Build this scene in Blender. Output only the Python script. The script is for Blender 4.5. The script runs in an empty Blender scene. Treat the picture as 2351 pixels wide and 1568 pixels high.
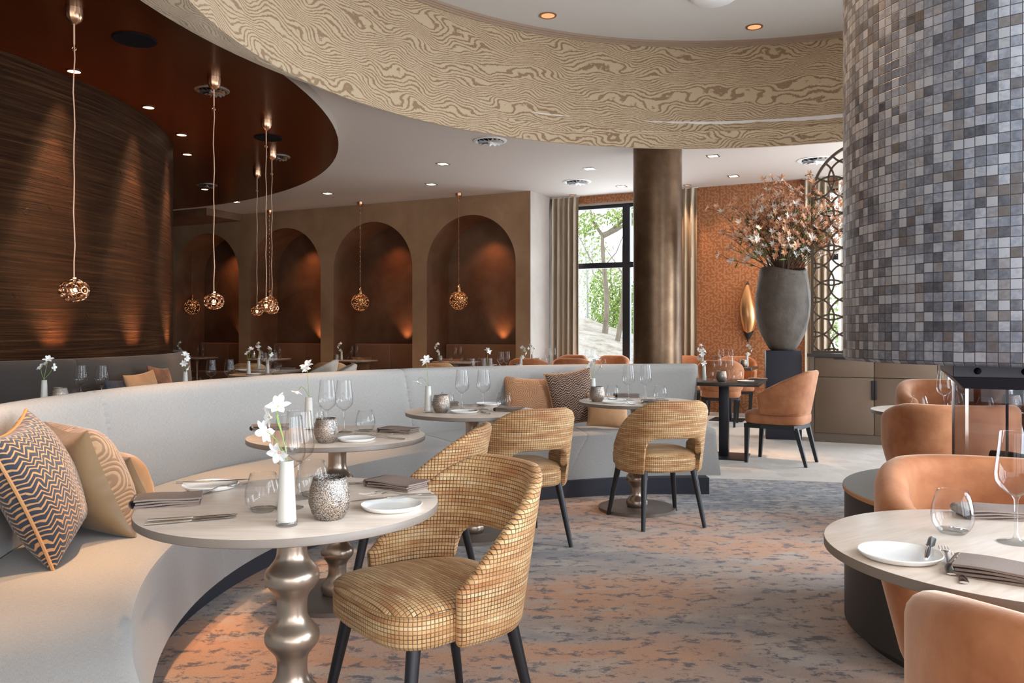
import bpy, bmesh, math, random
import numpy as np
from mathutils import Vector, Matrix, noise as mnoise
PI = math.pi
rnd = random.Random(7)
R_ = math.radians
scene = bpy.context.scene
COL = scene.collection

# ------------------------------------------------------------------ camera numbers
F, CX, HY, H = 1850.0, 1175.5, 766.0, 1.215      # focal px, centre, horizon row, eye height
def onz(px, py, z=0.0):
    Y = F * (H - z) / (py - HY)
    return ((px - CX) / F * Y, Y)
def at(px, py, Y):
    return ((px - CX) / F * Y, Y, H - (py - HY) / F * Y)

# ------------------------------------------------------------------ mesh builder
class MB:
    def __init__(s): s.v = []; s.f = []; s.uv = []
    def face(s, idx, uvs=None):
        s.f.append(tuple(idx)); s.uv.append(uvs if uvs else [(s.v[i][0], s.v[i][1]) for i in idx])
    def grid(s, P, cu=False, cv=False, uv=None):
        """P[i][j] points; joined along both directions"""
        nu, nv = len(P), len(P[0]); b = len(s.v)
        for r in P: s.v.extend([tuple(p) for p in r])
        for i in range(nu if cu else nu - 1):
            for j in range(nv if cv else nv - 1):
                i2, j2 = (i + 1) % nu, (j + 1) % nv
                ids = [b + i*nv + j, b + i2*nv + j, b + i2*nv + j2, b + i*nv + j2]
                if uv:
                    I, J = i + 1, j + 1
                    u = [uv(i, j), uv(I, j), uv(I, J), uv(i, J)]
                else: u = [(i, j), (i+1, j), (i+1, j+1), (i, j+1)]
                s.f.append(tuple(ids)); s.uv.append(u)
        return b
    def cap(s, pts, flip=False):
        b = len(s.v); s.v.extend([tuple(p) for p in pts]); ids = list(range(b, b + len(pts)))
        if flip: ids.reverse()
        s.face(ids)
    def lathe(s, prof, n=32, c=(0, 0, 0), close_top=False, close_bot=False, wob=None):
        P = []; arc = [0]
        for k in range(1, len(prof)): arc.append(arc[-1] + math.hypot(prof[k][0]-prof[k-1][0], prof[k][1]-prof[k-1][1]))
        rm = max(p[0] for p in prof)
        for i in range(n):
            a = 2*PI*i/n; row = []
            for (r, z) in prof:
                rr = r * (wob(a, z) if wob else 1)
                row.append((c[0]+rr*math.cos(a), c[1]+rr*math.sin(a), c[2]+z))
            P.append(row)
        s.grid(P, cu=True, uv=lambda i, j: (2*PI*i/n*rm, arc[j]))
        if close_bot: s.cap([P[i][0] for i in range(n)], True)
        if close_top: s.cap([P[i][-1] for i in range(n)])
    def tube(s, pts, r, n=8, caps=True, closed=False):
        pts = [Vector(p) for p in pts]; N = len(pts); rows = []
        T = []
        for i in range(N):
            a = pts[(i-1) % N] if (closed or i > 0) else pts[i]
            b = pts[(i+1) % N] if (closed or i < N-1) else pts[i]
            t = (b - a); T.append(t.normalized() if t.length > 1e-9 else Vector((0, 0, 1)))
        up = Vector((0, 0, 1)) if abs(T[0].z) < .9 else Vector((1, 0, 0))
        x = T[0].cross(up).normalized()
        for i in range(N):
            x = (x - T[i]*x.dot(T[i]))
            x = x.normalized() if x.length > 1e-6 else T[i].orthogonal().normalized()
            y = T[i].cross(x); rr = r(i/(N-1)) if callable(r) else r
            rows.append([pts[i] + x*rr*math.cos(2*PI*k/n) + y*rr*math.sin(2*PI*k/n) for k in range(n)])
        s.grid(rows, cu=closed, cv=True, uv=lambda i, j: (j/n, i*.02))
        if caps and not closed:
            s.cap(rows[0], True); s.cap(rows[-1])
    def box(s, x0, x1, y0, y1, z0, z1, bev=0.0, seg=2, M=None):
        bm = bmesh.new(); bmesh.ops.create_cube(bm, size=1)
        for v in bm.verts:
            v.co = Vector(((x0+x1)/2 + v.co.x*(x1-x0), (y0+y1)/2 + v.co.y*(y1-y0), (z0+z1)/2 + v.co.z*(z1-z0)))
        if bev > 0: bmesh.ops.bevel(bm, geom=list(bm.edges), offset=bev, segments=seg, profile=.5, affect='EDGES')
        s.add(bm, M); bm.free()
    def add(s, bm, M=None):
        b = len(s.v); bm.verts.index_update()
        for v in bm.verts: s.v.append(tuple(M @ v.co) if M else tuple(v.co))
        for f in bm.faces:
            n = f.normal; ids = [b + l.index for l in f.verts]
            if abs(n.z) > .7: u = [(v.co.x, v.co.y) for v in f.verts]
            elif abs(n.x) > abs(n.y): u = [(v.co.y, v.co.z) for v in f.verts]
            else: u = [(v.co.x, v.co.z) for v in f.verts]
            s.f.append(tuple(ids)); s.uv.append(u)
    def prism(s, poly, z0, z1):
        b = len(s.v); n = len(poly)
        s.v.extend([(p[0], p[1], z0) for p in poly]); s.v.extend([(p[0], p[1], z1) for p in poly])
        s.face([b+i for i in reversed(range(n))]); s.face([b+n+i for i in range(n)])
        L = 0
        for i in range(n):
            j = (i+1) % n; d = math.hypot(poly[j][0]-poly[i][0], poly[j][1]-poly[i][1])
            s.f.append((b+i, b+j, b+n+j, b+n+i)); s.uv.append([(L, z0), (L+d, z0), (L+d, z1), (L, z1)]); L += d
    def xform(s, M):
        s.v = [tuple(M @ Vector(p)) for p in s.v]
        return s
    def mesh(s, name, sm=True, ang=38):
        me = bpy.data.meshes.new(name); me.from_pydata(s.v, [], s.f); 
        uvl = me.uv_layers.new(name='UVMap')
        flat = [c for f in s.uv for p in f for c in p[:2]]
        uvl.data.foreach_set('uv', flat)
        me.update()
        bm = bmesh.new(); bm.from_mesh(me)
        bmesh.ops.remove_doubles(bm, verts=bm.verts, dist=1e-6)
        bmesh.ops.recalc_face_normals(bm, faces=bm.faces)
        bm.to_mesh(me); bm.free()
        if sm:
            me.polygons.foreach_set('use_smooth', [True]*len(me.polygons))
            me.set_sharp_from_angle(angle=R_(ang))
        return me
    def build(s, name, mat, parent=None, sm=True, ang=38):
        o = bpy.data.objects.new(name, s.mesh(name, sm, ang)); COL.objects.link(o)
        if mat: o.data.materials.append(mat)
        if parent: adopt(parent, o)
        return o

KIDS = {}
def adopt(p, o):
    o.parent = p; KIDS.setdefault(p.name, []).append(o)
def tag(o, label, cat, group=None, kind=None):
    if label: o['label'] = label
    if cat: o['category'] = cat
    if group: o['group'] = group
    if kind: o['kind'] = kind
    return o
def struct(o, label=None):
    o['kind'] = 'structure'
    if label: o['label'] = label
    return o
def thing(name, label, cat, loc=(0, 0, 0), rz=0.0, group=None):
    o = bpy.data.objects.new(name, None); o.empty_display_size = .05; COL.objects.link(o)
    o.location = loc; o.rotation_euler = (0, 0, rz)
    return tag(o, label, cat, group)
def dup(root, loc, rz=0.0, label=None, group=None, rot=None, scale=None):
    r = root.copy(); COL.objects.link(r); r.location = loc
    r.rotation_euler = rot if rot else (0, 0, rz)
    if scale: r.scale = (scale,)*3
    if label: r['label'] = label
    if group: r['group'] = group
    def rec(src, dst):
        for ch in KIDS.get(src.name, []):
            c = ch.copy(); COL.objects.link(c); c.parent = dst; c.matrix_parent_inverse = ch.matrix_parent_inverse
            KIDS.setdefault(dst.name, []).append(c); rec(ch, c)
    rec(root, r)
    return r
USED = set()
def place(proto, loc, rz=0.0, label=None, group=None, rot=None, scale=None):
    """first use moves the prototype itself, later uses copy it"""
    if proto.name not in USED:
        USED.add(proto.name); proto.location = loc; proto.rotation_euler = rot if rot else (0, 0, rz)
        if scale: proto.scale = (scale,)*3
        if label: proto['label'] = label
        if group: proto['group'] = group
        return proto
    o = dup(proto, loc, rz, label, group, rot, scale)
    if not scale: o.scale = (1, 1, 1)
    return o

# ------------------------------------------------------------------ node helper
class G:
    def __init__(s, name):
        s.m = bpy.data.materials.new(name); s.m.use_nodes = True; s.t = s.m.node_tree; s.t.nodes.clear()
        s.out = s.t.nodes.new('ShaderNodeOutputMaterial'); s._uv = s._obj = None
    def set(s, sock, val):
        if isinstance(val, bpy.types.NodeSocket): s.t.links.new(val, sock)
        elif val is not None:
            if sock.type == 'RGBA' and len(val) == 3: val = (*val, 1)
            sock.default_value = val
    def n(s, typ, ins=None, **pr):
        nd = s.t.nodes.new('ShaderNode' + typ)
        for k, v in pr.items(): setattr(nd, k, v)
        for k, v in (ins or {}).items(): s.set(nd.inputs[k], v)
        return nd
    def uv(s):
        if not s._uv: s._uv = s.n('TexCoord')
        return s._uv.outputs['UV']
    def obj(s):
        if not s._uv: s._uv = s.n('TexCoord')
        return s._uv.outputs['Object']
    def M(s, op, a, b=None, c=None, clamp=False):
        nd = s.n('Math', operation=op, use_clamp=clamp)
        for i, x in enumerate((a, b, c)):
            if x is not None: s.set(nd.inputs[i], x)
        return nd.outputs[0]
    def V(s, op, a, b=None):
        nd = s.n('VectorMath', operation=op); s.set(nd.inputs[0], a)
        if b is not None: s.set(nd.inputs[1], b)
        return nd.outputs['Value'] if op in ('LENGTH', 'DOT_PRODUCT', 'DISTANCE') else nd.outputs[0]
    def mul(s, v, xyz): return s.V('MULTIPLY', v, xyz)
    def sep(s, v):
        nd = s.n('SeparateXYZ', {0: v}); return nd.outputs[0], nd.outputs[1], nd.outputs[2]
    def comb(s, x, y, z=0.0): return s.n('CombineXYZ', {0: x, 1: y, 2: z}).outputs[0]
    def noise(s, v, scale=5, detail=3, rough=.5, dist=0.0, color=False):
        nd = s.n('TexNoise', {'Vector': v, 'Scale': scale, 'Detail': detail, 'Roughness': rough, 'Distortion': dist})
        return nd.outputs['Color' if color else 'Fac']
    def white(s, v): return s.n('TexWhiteNoise', {'Vector': v}, noise_dimensions='3D').outputs['Value']
    def vor(s, v, scale=5, rnds=1.0, feature='F1', out='Distance', dims='3D'):
        nd = s.n('TexVoronoi', {'Vector': v, 'Scale': scale, 'Randomness': rnds}, feature=feature, voronoi_dimensions=dims)
        return nd.outputs[out]
    def ramp(s, fac, stops, interp='LINEAR'):
        nd = s.n('ValToRGB', {0: fac}); cr = nd.color_ramp; cr.interpolation = interp
        while len(cr.elements) > 1: cr.elements.remove(cr.elements[-1])
        cr.elements[0].position = stops[0][0]; cr.elements[0].color = (*stops[0][1], 1)
        for p, c in stops[1:]:
            e = cr.elements.new(p); e.color = (*c, 1)
        return nd.outputs[0]
    def smooth(s, x, a, b):
        nd = s.n('MapRange', {0: x, 1: a, 2: b, 3: 0.0, 4: 1.0}, interpolation_type='SMOOTHSTEP'); return nd.outputs[0]
    def mix(s, fac, a, b, blend='MIX'):
        nd = s.n('Mix', data_type='RGBA', blend_type=blend)
        s.set(nd.inputs[0], fac); s.set(nd.inputs[6], a); s.set(nd.inputs[7], b); return nd.outputs[2]
    def bump(s, h, strength=.3, dist=.01):
        return s.n('Bump', {'Height': h, 'Strength': strength, 'Distance': dist}).outputs[0]
    def pbr(s, base=(.5, .5, .5), rough=.5, metal=0.0, normal=None, **kw):
        nd = s.n('BsdfPrincipled'); I = nd.inputs
        s.set(I['Base Color'], base); s.set(I['Roughness'], rough); s.set(I['Metallic'], metal)
        if normal is not None: s.set(I['Normal'], normal)
        for k, v in kw.items(): s.set(I[k.replace('_', ' ')], v)
        s.t.links.new(nd.outputs[0], s.out.inputs[0]); return s.m
def plain(name, base, rough=.5, metal=0.0, **kw): return G(name).pbr(base, rough, metal, **kw)

# ------------------------------------------------------------------ materials
M = {}
def mk():
    M['white'] = plain('white_paint', (.80, .785, .77), .85)
    M['ceil'] = plain('ceiling_paint', (.62, .555, .505), .8)
    M['ceil2'] = plain('raised_ceiling_paint', (.56, .535, .50), .8)
    M['black'] = plain('black_wood', (.012, .012, .015), .42)
    M['blackmetal'] = plain('black_metal', (.02, .02, .026), .4, .3)
    M['steel'] = plain('polished_steel', (.75, .73, .70), .16, 1)
    M['chrome'] = plain('vent_white', (.82, .82, .82), .45)
    M['copper'] = plain('brushed_copper', (.62, .36, .22), .28, 1)
    M['coppercord'] = plain('copper_cord', (.60, .36, .24), .45, .3)
    M['china'] = plain('white_china', (.82, .82, .80), .18)
    M['ceramic'] = plain('ivory_ceramic', (.50, .48, .43), .22)
    M['stem'] = plain('flower_stem', (.22, .34, .08), .5)
    M['petal'] = plain('white_petal', (.86, .86, .84), .6, Subsurface_Weight=.1)
    M['peach'] = plain('peach_petal', (.80, .44, .26), .65)
    M['ivory'] = plain('ivory_petal', (.84, .76, .68), .65)
    M['twig'] = plain('twig', (.10, .05, .025), .7)
    M['leaf'] = plain('leaf_green', (.17, .24, .06), .55)
    M['navy'] = plain('navy_plinth', (.017, .018, .030), .5)
    M['base'] = plain('pedestal_base', (.20, .165, .14), .38, .6)
    M['edge'] = plain('table_edge', (.175, .14, .113), .42)
    M['curtain'] = None
    g = G('downlight_glow'); e = g.n('Emission', {0: (1, .78, .50), 1: 9.0}); g.t.links.new(e.outputs[0], g.out.inputs[0]); M['glow'] = g.m
    g = G('copper_downlight_glow'); e = g.n('Emission', {0: (1, .42, .2), 1: 1.1}); g.t.links.new(e.outputs[0], g.out.inputs[0]); M['glowcu'] = g.m
    g = G('bulb_glow'); e = g.n('Emission', {0: (1, .55, .24), 1: 8.0}); g.t.links.new(e.outputs[0], g.out.inputs[0]); M['bulb'] = g.m
    # thin clear glass: mostly see-through, mirror-like at grazing angles
    def thin(name, tint, refl=1.0, rough=0.0, edge=.6):
        g = G(name); lw = g.n('LayerWeight', {0: .5})
        f = g.M('MULTIPLY', g.M('ADD', .022, g.M('MULTIPLY', g.M('POWER', lw.outputs['Facing'], 4.0), .5)), refl, clamp=True)
        tr = g.n('BsdfTransparent', {0: g.mix(g.M('MULTIPLY', g.M('POWER', lw.outputs['Facing'], 3.2), edge), tint, (.12, .12, .13))}); gl = g.n('BsdfGlossy', {0: (1, 1, 1), 1: rough})
        mx = g.n('MixShader', {0: f, 1: tr.outputs[0], 2: gl.outputs[0]}); g.t.links.new(mx.outputs[0], g.out.inputs[0]); return g.m
    M['glass'] = thin('clear_glass', (.982, .986, .986))
    M['thick'] = thin('thick_glass', (.95, .96, .96), 1.8)
    M['pane'] = thin('window_pane', (.98, .99, .99), .35, edge=0.0)
    M['firepane'] = thin('fire_glass', (.74, .74, .76), .4, edge=0.0)
    # woven upholstery: little raised cells in banded gold and rust
    g = G('woven_gold_upholstery'); u, v, _ = g.sep(g.uv())
    x = g.M('MULTIPLY', u, 1/.0125); y = g.M('MULTIPLY', v, 1/.0120)
    row = g.M('FLOOR', y); col = g.M('FLOOR', x); fx = g.M('FRACT', x); fy = g.M('FRACT', y)
    dx = g.M('MINIMUM', fx, g.M('SUBTRACT', 1.0, fx)); dy = g.M('MINIMUM', fy, g.M('SUBTRACT', 1.0, fy))
    cell = g.M('MULTIPLY', g.smooth(dx, .02, .15), g.smooth(dy, .02, .15))
    band = g.noise(g.comb(g.M('MULTIPLY', u, 5.0), g.M('MULTIPLY', row, .61), 0.0), 1.0, 2, .6)
    rust = g.noise(g.comb(g.M('MULTIPLY', u, 3.0), g.M('MULTIPLY', v, 9.0), 3.0), 1.0, 2, .5)
    c1 = g.ramp(band, [(.28, (.37, .15, .050)), (.43, (.53, .275, .11)), (.56, (.68, .435, .205)), (.70, (.77, .56, .32))])
    c1 = g.mix(g.smooth(rust, .55, .72), c1, (.40, .135, .036))
    c1 = g.mix(g.M('MULTIPLY', g.white(g.comb(col, row, 0.0)), .3), c1, (.42, .19, .07))
    fade = g.ramp(g.noise(g.comb(g.M('MULTIPLY', u, 4.0), g.M('MULTIPLY', row, .47), 7.0), 1.0, 2, .5), [(.36, (.5,)*3), (.58, (1,)*3)])
    line = g.M('MULTIPLY', g.M('SUBTRACT', 1.0, cell), fade)
    c = g.mix(line, c1, (.030, .018, .010))
    M['woven'] = g.pbr(c, .62, normal=g.bump(cell, .55, .004), Sheen_Weight=.3, Sheen_Roughness=.4, Sheen_Tint=(1, .72, .45, 1))
    # velvet
    def velvet(name, a, b, sh=.7):
        g = G(name); n1 = g.noise(g.obj(), 9, 4, .6); c = g.ramp(n1, [(.35, a), (.68, b)])
        return g.pbr(c, .75, normal=g.bump(g.noise(g.obj(), 160, 2), .12, .003), Sheen_Weight=sh, Sheen_Roughness=.32, Sheen_Tint=(1, .80, .63, 1))
    M['velvet'] = velvet('orange_velvet', (.33, .115, .042), (.45, .185, .078), .6)
    M['velvet_tan'] = velvet('tan_velvet', (.40, .205, .09), (.48, .265, .125))
    M['fur'] = velvet('brown_fur', (.09, .03, .012), (.22, .085, .035), .5)
    M['navyfab'] = velvet('navy_cloth', (.018, .022, .035), (.03, .035, .055), .2)
    M['greyfab'] = velvet('grey_bouclé_cloth'.replace('é', 'e'), (.45, .41, .36), (.52, .48, .43), .3)
    # banquette linen weave
    def linen(name, a, b, sc=1.0):
        g = G(name); uv = g.uv(); uu, vv, _ = g.sep(uv)
        w1 = g.noise(g.mul(uv, (900*sc, 60*sc, 1)), 1, 2, .5); w2 = g.noise(g.mul(uv, (60*sc, 900*sc, 1)), 1, 2, .5)
        w = g.M('MULTIPLY', g.M('ADD', w1, w2), .5); big = g.noise(uv, 2.5, 3, .5)
        c = g.ramp(w, [(.36, a), (.64, b)]); c = g.mix(g.M('MULTIPLY', big, .16), c, tuple(x*.8 for x in a))
        return g.pbr(c, .85, normal=g.bump(w, .25, .003), Sheen_Weight=.15)
    M['linen'] = linen('greige_linen', (.285, .27, .253), (.43, .412, .388))
    M['leather'] = linen('dark_grey_leatherette', (.017, .015, .014), (.024, .0215, .020), .5)
    M['brownfab'] = linen('brown_bench_cloth', (.24, .105, .05), (.34, .17, .085))
    g = G('taupe_napkin_linen'); n1 = g.noise(g.obj(), 700, 2); M['napkin'] = g.pbr(g.ramp(n1, [(.3, (.175, .13, .106)), (.7, (.25, .19, .158))]), .8)
    # zigzag cushion
    g = G('zigzag_jacquard'); u, v, _ = g.sep(g.uv()); wob = g.noise(g.uv(), 14, 2, .5)
    tri = g.M('PINGPONG', g.M('ADD', g.M('MULTIPLY', u, 1/.046), g.M('MULTIPLY', wob, .5)), .5)
    t = g.M('FRACT', g.M('ADD', g.M('ADD', g.M('MULTIPLY', v, 1/.0185), g.M('MULTIPLY', tri, 1.9)), g.M('MULTIPLY', wob, 2.2)))
    st = g.smooth(g.M('ABSOLUTE', g.M('SUBTRACT', t, .5)), .31, .37)
    c = g.mix(st, (.022, .027, .042), (.50, .25, .10))
    M['zigzag'] = g.pbr(c, .8, normal=g.bump(st, .4, .003), Sheen_Weight=.3)
    # raised arcs cushion
    def arcs(name, a, b):
        g = G(name); d = g.vor(g.uv(), 7.0, .75, dims='2D'); w = g.M('SINE', g.M('MULTIPLY', d, 62.0)); w = g.smooth(w, -.6, .6)
        return g.pbr(g.mix(w, a, b), .55, normal=g.bump(w, .7, .004), Sheen_Weight=.4)
    M['arcs'] = arcs('gold_arc_relief', (.22, .11, .046), (.38, .22, .105)); M['arcs2'] = arcs('orange_arc_relief', (.33, .14, .05), (.48, .23, .10))
    g = G('bronze_satin'); M['satin'] = g.pbr((.235, .15, .076), .36, normal=g.bump(g.noise(g.uv(), 9, 3), .4, .02), Sheen_Weight=.2)
    M['piping'] = plain('orange_piping', (.50, .25, .10), .7)
    # table top wood
    g = G('pale_oak_tabletop'); o = g.obj(); n1 = g.noise(g.mul(o, (3, 22, 1)), 2.2, 5, .6, .4); n2 = g.noise(g.mul(o, (4, 90, 1)), 3, 3)
    c = g.ramp(n1, [(.3, (.67, .555, .46)), (.52, (.76, .66, .57)), (.72, (.83, .745, .66))]); c = g.mix(g.M('MULTIPLY', n2, .2), c, (.60, .48, .39))
    M['wood'] = g.pbr(c, .3, Specular_IOR_Level=.7)
    g = G('dark_tabletop'); n1 = g.noise(g.mul(g.obj(), (3, 30, 1)), 2, 4); M['darkwood'] = g.pbr(g.ramp(n1, [(.3, (.02, .016, .014)), (.7, (.05, .04, .035))]), .28)
    g = G('bronze_pedestal'); M['bronze'] = g.pbr((.40, .315, .25), .30, .85)
    g = G('speckled_mercury_glass'); o = g.obj(); d = g.vor(o, 420, 1); cr = g.vor(o, 150, 1, 'DISTANCE_TO_EDGE')
    f = g.M('MULTIPLY', g.smooth(d, .25, .5), g.smooth(cr, .0, .06)); nb = g.noise(o, 18, 2)
    c = g.mix(f, (.62, .58, .54), g.mix(g.smooth(nb, .4, .6), (.16, .10, .055), (.10, .085, .075)))
    M['mercury'] = g.pbr(c, g.M('ADD', g.M('MULTIPLY', f, .2), .16), .75, normal=g.bump(f, .3, .002))
    # zebra moire fabric on the ceiling drum
    g = G('zebra_moire_fabric'); uv = g.uv(); u, v, _ = g.sep(uv)
    big = g.noise(g.mul(uv, (1.9, 3.2, 1)), 1, 1, .4); fine = g.noise(g.mul(uv, (40, 90, 1)), 1, 3, .7); med = g.noise(g.mul(uv, (6, 8, 1)), 1, 2, .5)
    fld = g.M('ADD', g.M('ADD', g.M('MULTIPLY', v, 31.0), g.M('MULTIPLY', big, 15.0)), g.M('ADD', g.M('MULTIPLY', fine, .75), g.M('MULTIPLY', med, 2.0)))
    sn = g.M('SINE', g.M('MULTIPLY', fld, 2*PI)); th = g.M('MULTIPLY', g.noise(g.mul(uv, (5, 8, 1)), 1, 2), .9)
    msk = g.smooth(g.M('ADD', sn, g.M('MULTIPLY', g.M('SUBTRACT', th, .45), 1.2)), .30, .50)
    c = g.mix(msk, (.47, .35, .22), (.245, .145, .076))
    M['zebra'] = g.pbr(c, .72, normal=g.bump(g.M('ADD', g.M('MULTIPLY', msk, -1.0), g.M('MULTIPLY', g.noise(uv, 2.2, 2), 6.0)), .35, .012), Sheen_Weight=.3, Sheen_Tint=(1, .9, .75, 1))
    # copper stick wallpaper
    g = G('copper_stick_wallpaper'); uv = g.uv(); sc = 21.0
    vn = g.n('TexVoronoi', {'Vector': uv, 'Scale': sc, 'Randomness': .85}, voronoi_dimensions='2D')
    dl = g.V('SUBTRACT', g.mul(uv, (sc, sc, 0)), g.mul(vn.outputs['Position'], (sc, sc, 0))); lx, ly, _ = g.sep(dl)
    an = g.M('MULTIPLY', g.sep(vn.outputs['Color'])[0], 3.14159); ca = g.M('COSINE', an); sa = g.M('SINE', an)
    px_ = g.M('ADD', g.M('MULTIPLY', lx, ca), g.M('MULTIPLY', ly, sa)); py_ = g.M('SUBTRACT', g.M('MULTIPLY', ly, ca), g.M('MULTIPLY', lx, sa))
    sk = g.M('MULTIPLY', g.smooth(g.M('ABSOLUTE', px_), .62, .50), g.smooth(g.M('ABSOLUTE', py_), .26, .17))
    M['paper'] = g.pbr(g.mix(sk, (.315, .115, .040), (.43, .20, .098)), .5, .15)
    # leather mosaic on the fireplace hood
    g = G('grey_mosaic'); uv = g.uv(); u, v, _ = g.sep(uv); x = g.M('MULTIPLY', u, 1/.0335); y = g.M('MULTIPLY', v, 1/.0335)
    xo = g.M('ADD', x, 0.0); col = g.M('FLOOR', xo); yo = g.M('ADD', y, g.M('MULTIPLY', g.white(g.comb(col, 0.0, 0.0)), .06)); row = g.M('FLOOR', yo)
    fx = g.M('FRACT', xo); fy = g.M('FRACT', yo); dx = g.M('MINIMUM', fx, g.M('SUBTRACT', 1.0, fx)); dy = g.M('MINIMUM', fy, g.M('SUBTRACT', 1.0, fy))
    tl = g.smooth(g.M('MINIMUM', dx, dy), .012, .06); rn = g.white(g.comb(col, row, 1.0)); r2 = g.white(g.comb(row, col, 5.0)); cl = g.noise(uv, 55, 4, .6)
    vv = g.M('ADD', g.M('MULTIPLY', rn, .6), g.M('ADD', g.M('MULTIPLY', cl, .5), g.M('MULTIPLY', g.noise(uv, 2.2, 2), .45)))
    c = g.ramp(vv, [(.36, (.036, .037, .048)), (.6, (.11, .122, .150)), (.8, (.20, .228, .280)), (1.0, (.36, .39, .44))])
    c = g.mix(g.smooth(r2, .75, 1.0), c, g.mix(.5, c, (.15, .115, .085))); c = g.mix(tl, (.045, .04, .04), c)
    h = g.M('ADD', g.M('MULTIPLY', tl, 1.0), g.M('MULTIPLY', rn, .5))
    M['mosaic'] = g.pbr(c, g.M('ADD', .34, g.M('MULTIPLY', r2, .2)), .1, normal=g.bump(h, .35, .003))
    # combed plaster on the curved core
    g = G('combed_plaster'); uv = g.uv(); r1 = g.noise(g.mul(uv, (1.0, 40, 1)), 1, 6, .68, .35); r2 = g.noise(g.mul(uv, (2.5, 9, 1)), 1, 3, .5); bl = g.noise(uv, 9, 2, .5)
    c = g.ramp(r1, [(.34, (.012, .0035, .001)), (.5, (.040, .0135, .0042)), (.66, (.095, .041, .016))]); c = g.mix(g.M('MULTIPLY', r2, .4), c, (.034, .012, .004))
    M['plaster'] = g.pbr(c, .5, Specular_IOR_Level=.12, normal=g.bump(g.M('ADD', r1, g.M('MULTIPLY', g.smooth(bl, .66, .74), .3)), .95, .08))
    def clouds(name, a, b, rough=.6, sc=1.3):
        g = G(name); n1 = g.noise(g.obj(), sc, 6, .62, .3); return g.pbr(g.ramp(n1, [(.34, a), (.66, b)]), rough, normal=g.bump(g.noise(g.obj(), 7, 4), .06, .01))
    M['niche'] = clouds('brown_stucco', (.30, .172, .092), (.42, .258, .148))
    M['pale'] = clouds('daylit_stucco', (.40, .345, .30), (.50, .44, .39))  # brown stucco of the wall end, window daylight put into its lighter colour
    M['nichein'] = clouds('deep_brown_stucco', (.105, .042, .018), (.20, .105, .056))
    M['darkceil'] = plain('dark_lacquered_ceiling', (.050, .0095, .0018), .2, Specular_IOR_Level=.30, Specular_Tint=(1, .6, .4, 1))
    M['brownwall'] = plain('dark_brown_wall', (.055, .03, .018), .6)
    M['fascia'] = plain('taupe_fascia', (.36, .30, .245), .6)
    M['trim'] = plain('taupe_trim', (.31, .215, .15), .5)
    M['pillar'] = G('aged_bronze_pillar'); g = M['pillar']; n1 = g.noise(g.obj(), 3.2, 6, .7)
    M['pillar'] = g.pbr(g.ramp(n1, [(.3, (.11, .060, .033)), (.6, (.185, .115, .068)), (.8, (.26, .18, .115))]), g.M('ADD', .27, g.M('MULTIPLY', g.noise(g.obj(), 60, 2), .12)), .75)
    g = G('rough_urn_clay'); n1 = g.noise(g.obj(), 5, 5, .6); M['urn'] = g.pbr(g.ramp(n1, [(.3, (.085, .066, .053)), (.7, (.145, .120, .100))]), .75, normal=g.bump(g.noise(g.obj(), 16, 4, .6), .5, .02))
    # floors
    g = G('pale_end_grain_floor'); o = g.obj(); cells = g.vor(g.mul(o, (1, 1, 0)), 5.5, .25, out='Color'); cn = g.sep(cells)[0]; n1 = g.noise(g.mul(o, (9, 26, 1)), 2, 5, .6)
    c = g.ramp(g.M('ADD', g.M('MULTIPLY', n1, .8), g.M('MULTIPLY', cn, .25)), [(.3, (.57, .52, .47)), (.75, (.76, .72, .67))]); M['floor'] = g.pbr(c, .48)
    g = G('mottled_carpet'); o = g.obj(); bigs = g.noise(g.mul(o, (.42, 1.15, 1)), 1.1, 3, .55, .3); streak = g.noise(g.mul(o, (7, 11, 1)), 1.5, 8, .75, .3)
    mid = g.noise(g.mul(o, (1.6, 3.4, 1)), 1.4, 6, .68); fz = g.noise(g.mul(o, (1, 1.6, 1)), 150, 4, .65)
    ox, oy, _ = g.sep(o); zone = g.M('MULTIPLY', g.smooth(oy, 4.9, 6.0), g.smooth(ox, .2, 1.6))
    bz = g.M('SUBTRACT', bigs, g.M('MULTIPLY', zone, .17))
    c = g.ramp(bz, [(.34, (.22, .215, .225)), (.44, (.42, .335, .285)), (.52, (.57, .33, .21)), (.64, (.62, .30, .15))])
    c = g.mix(g.M('MULTIPLY', g.smooth(mid, .50, .64), .8), c, (.50, .43, .37)); c = g.mix(g.M('MULTIPLY', g.smooth(g.M('ADD', streak, g.M('MULTIPLY', zone, .045)), .515, .60), .85), c, (.066, .068, .096))
    c = g.mix(g.M('MULTIPLY', g.smooth(fz, .46, .66), .55), c, g.mix(.45, c, (.05, .045, .055)))
    M['carpet'] = g.pbr(c, .95, normal=g.bump(fz, .5, .006), Sheen_Weight=.2)
    # curtains
    g = G('greige_curtain_cloth'); n1 = g.noise(g.mul(g.uv(), (3, .6, 1)), 3, 3); M['curtain'] = g.pbr(g.ramp(n1, [(.3, (.40, .32, .235)), (.7, (.50, .41, .31))]), .75, Sheen_Weight=.2)
    g = G('sheer_white_cloth'); M['sheer'] = g.pbr((.80, .77, .70), .8, Transmission_Weight=.0, Subsurface_Weight=0.0)
    # sideboard
    M['cab'] = plain('bronze_lacquer_door', (.195, .140, .098), .42, .35); M['cabframe'] = plain('taupe_carcass', (.17, .13, .10), .45, .2); M['stone'] = plain('dark_stone_top', (.07, .068, .072), .35)
    M['gold'] = plain('hammered_gold', (.66, .35, .155), .3, .9)
    M['lattice'] = plain('bronze_lattice', (.11, .075, .05), .5, .4)
    g = G('glitter_globe'); d = g.vor(g.obj(), 75, 1); f = g.smooth(d, .40, .2); nz = g.white(g.vor(g.obj(), 75, 1, out='Color'))
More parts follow.
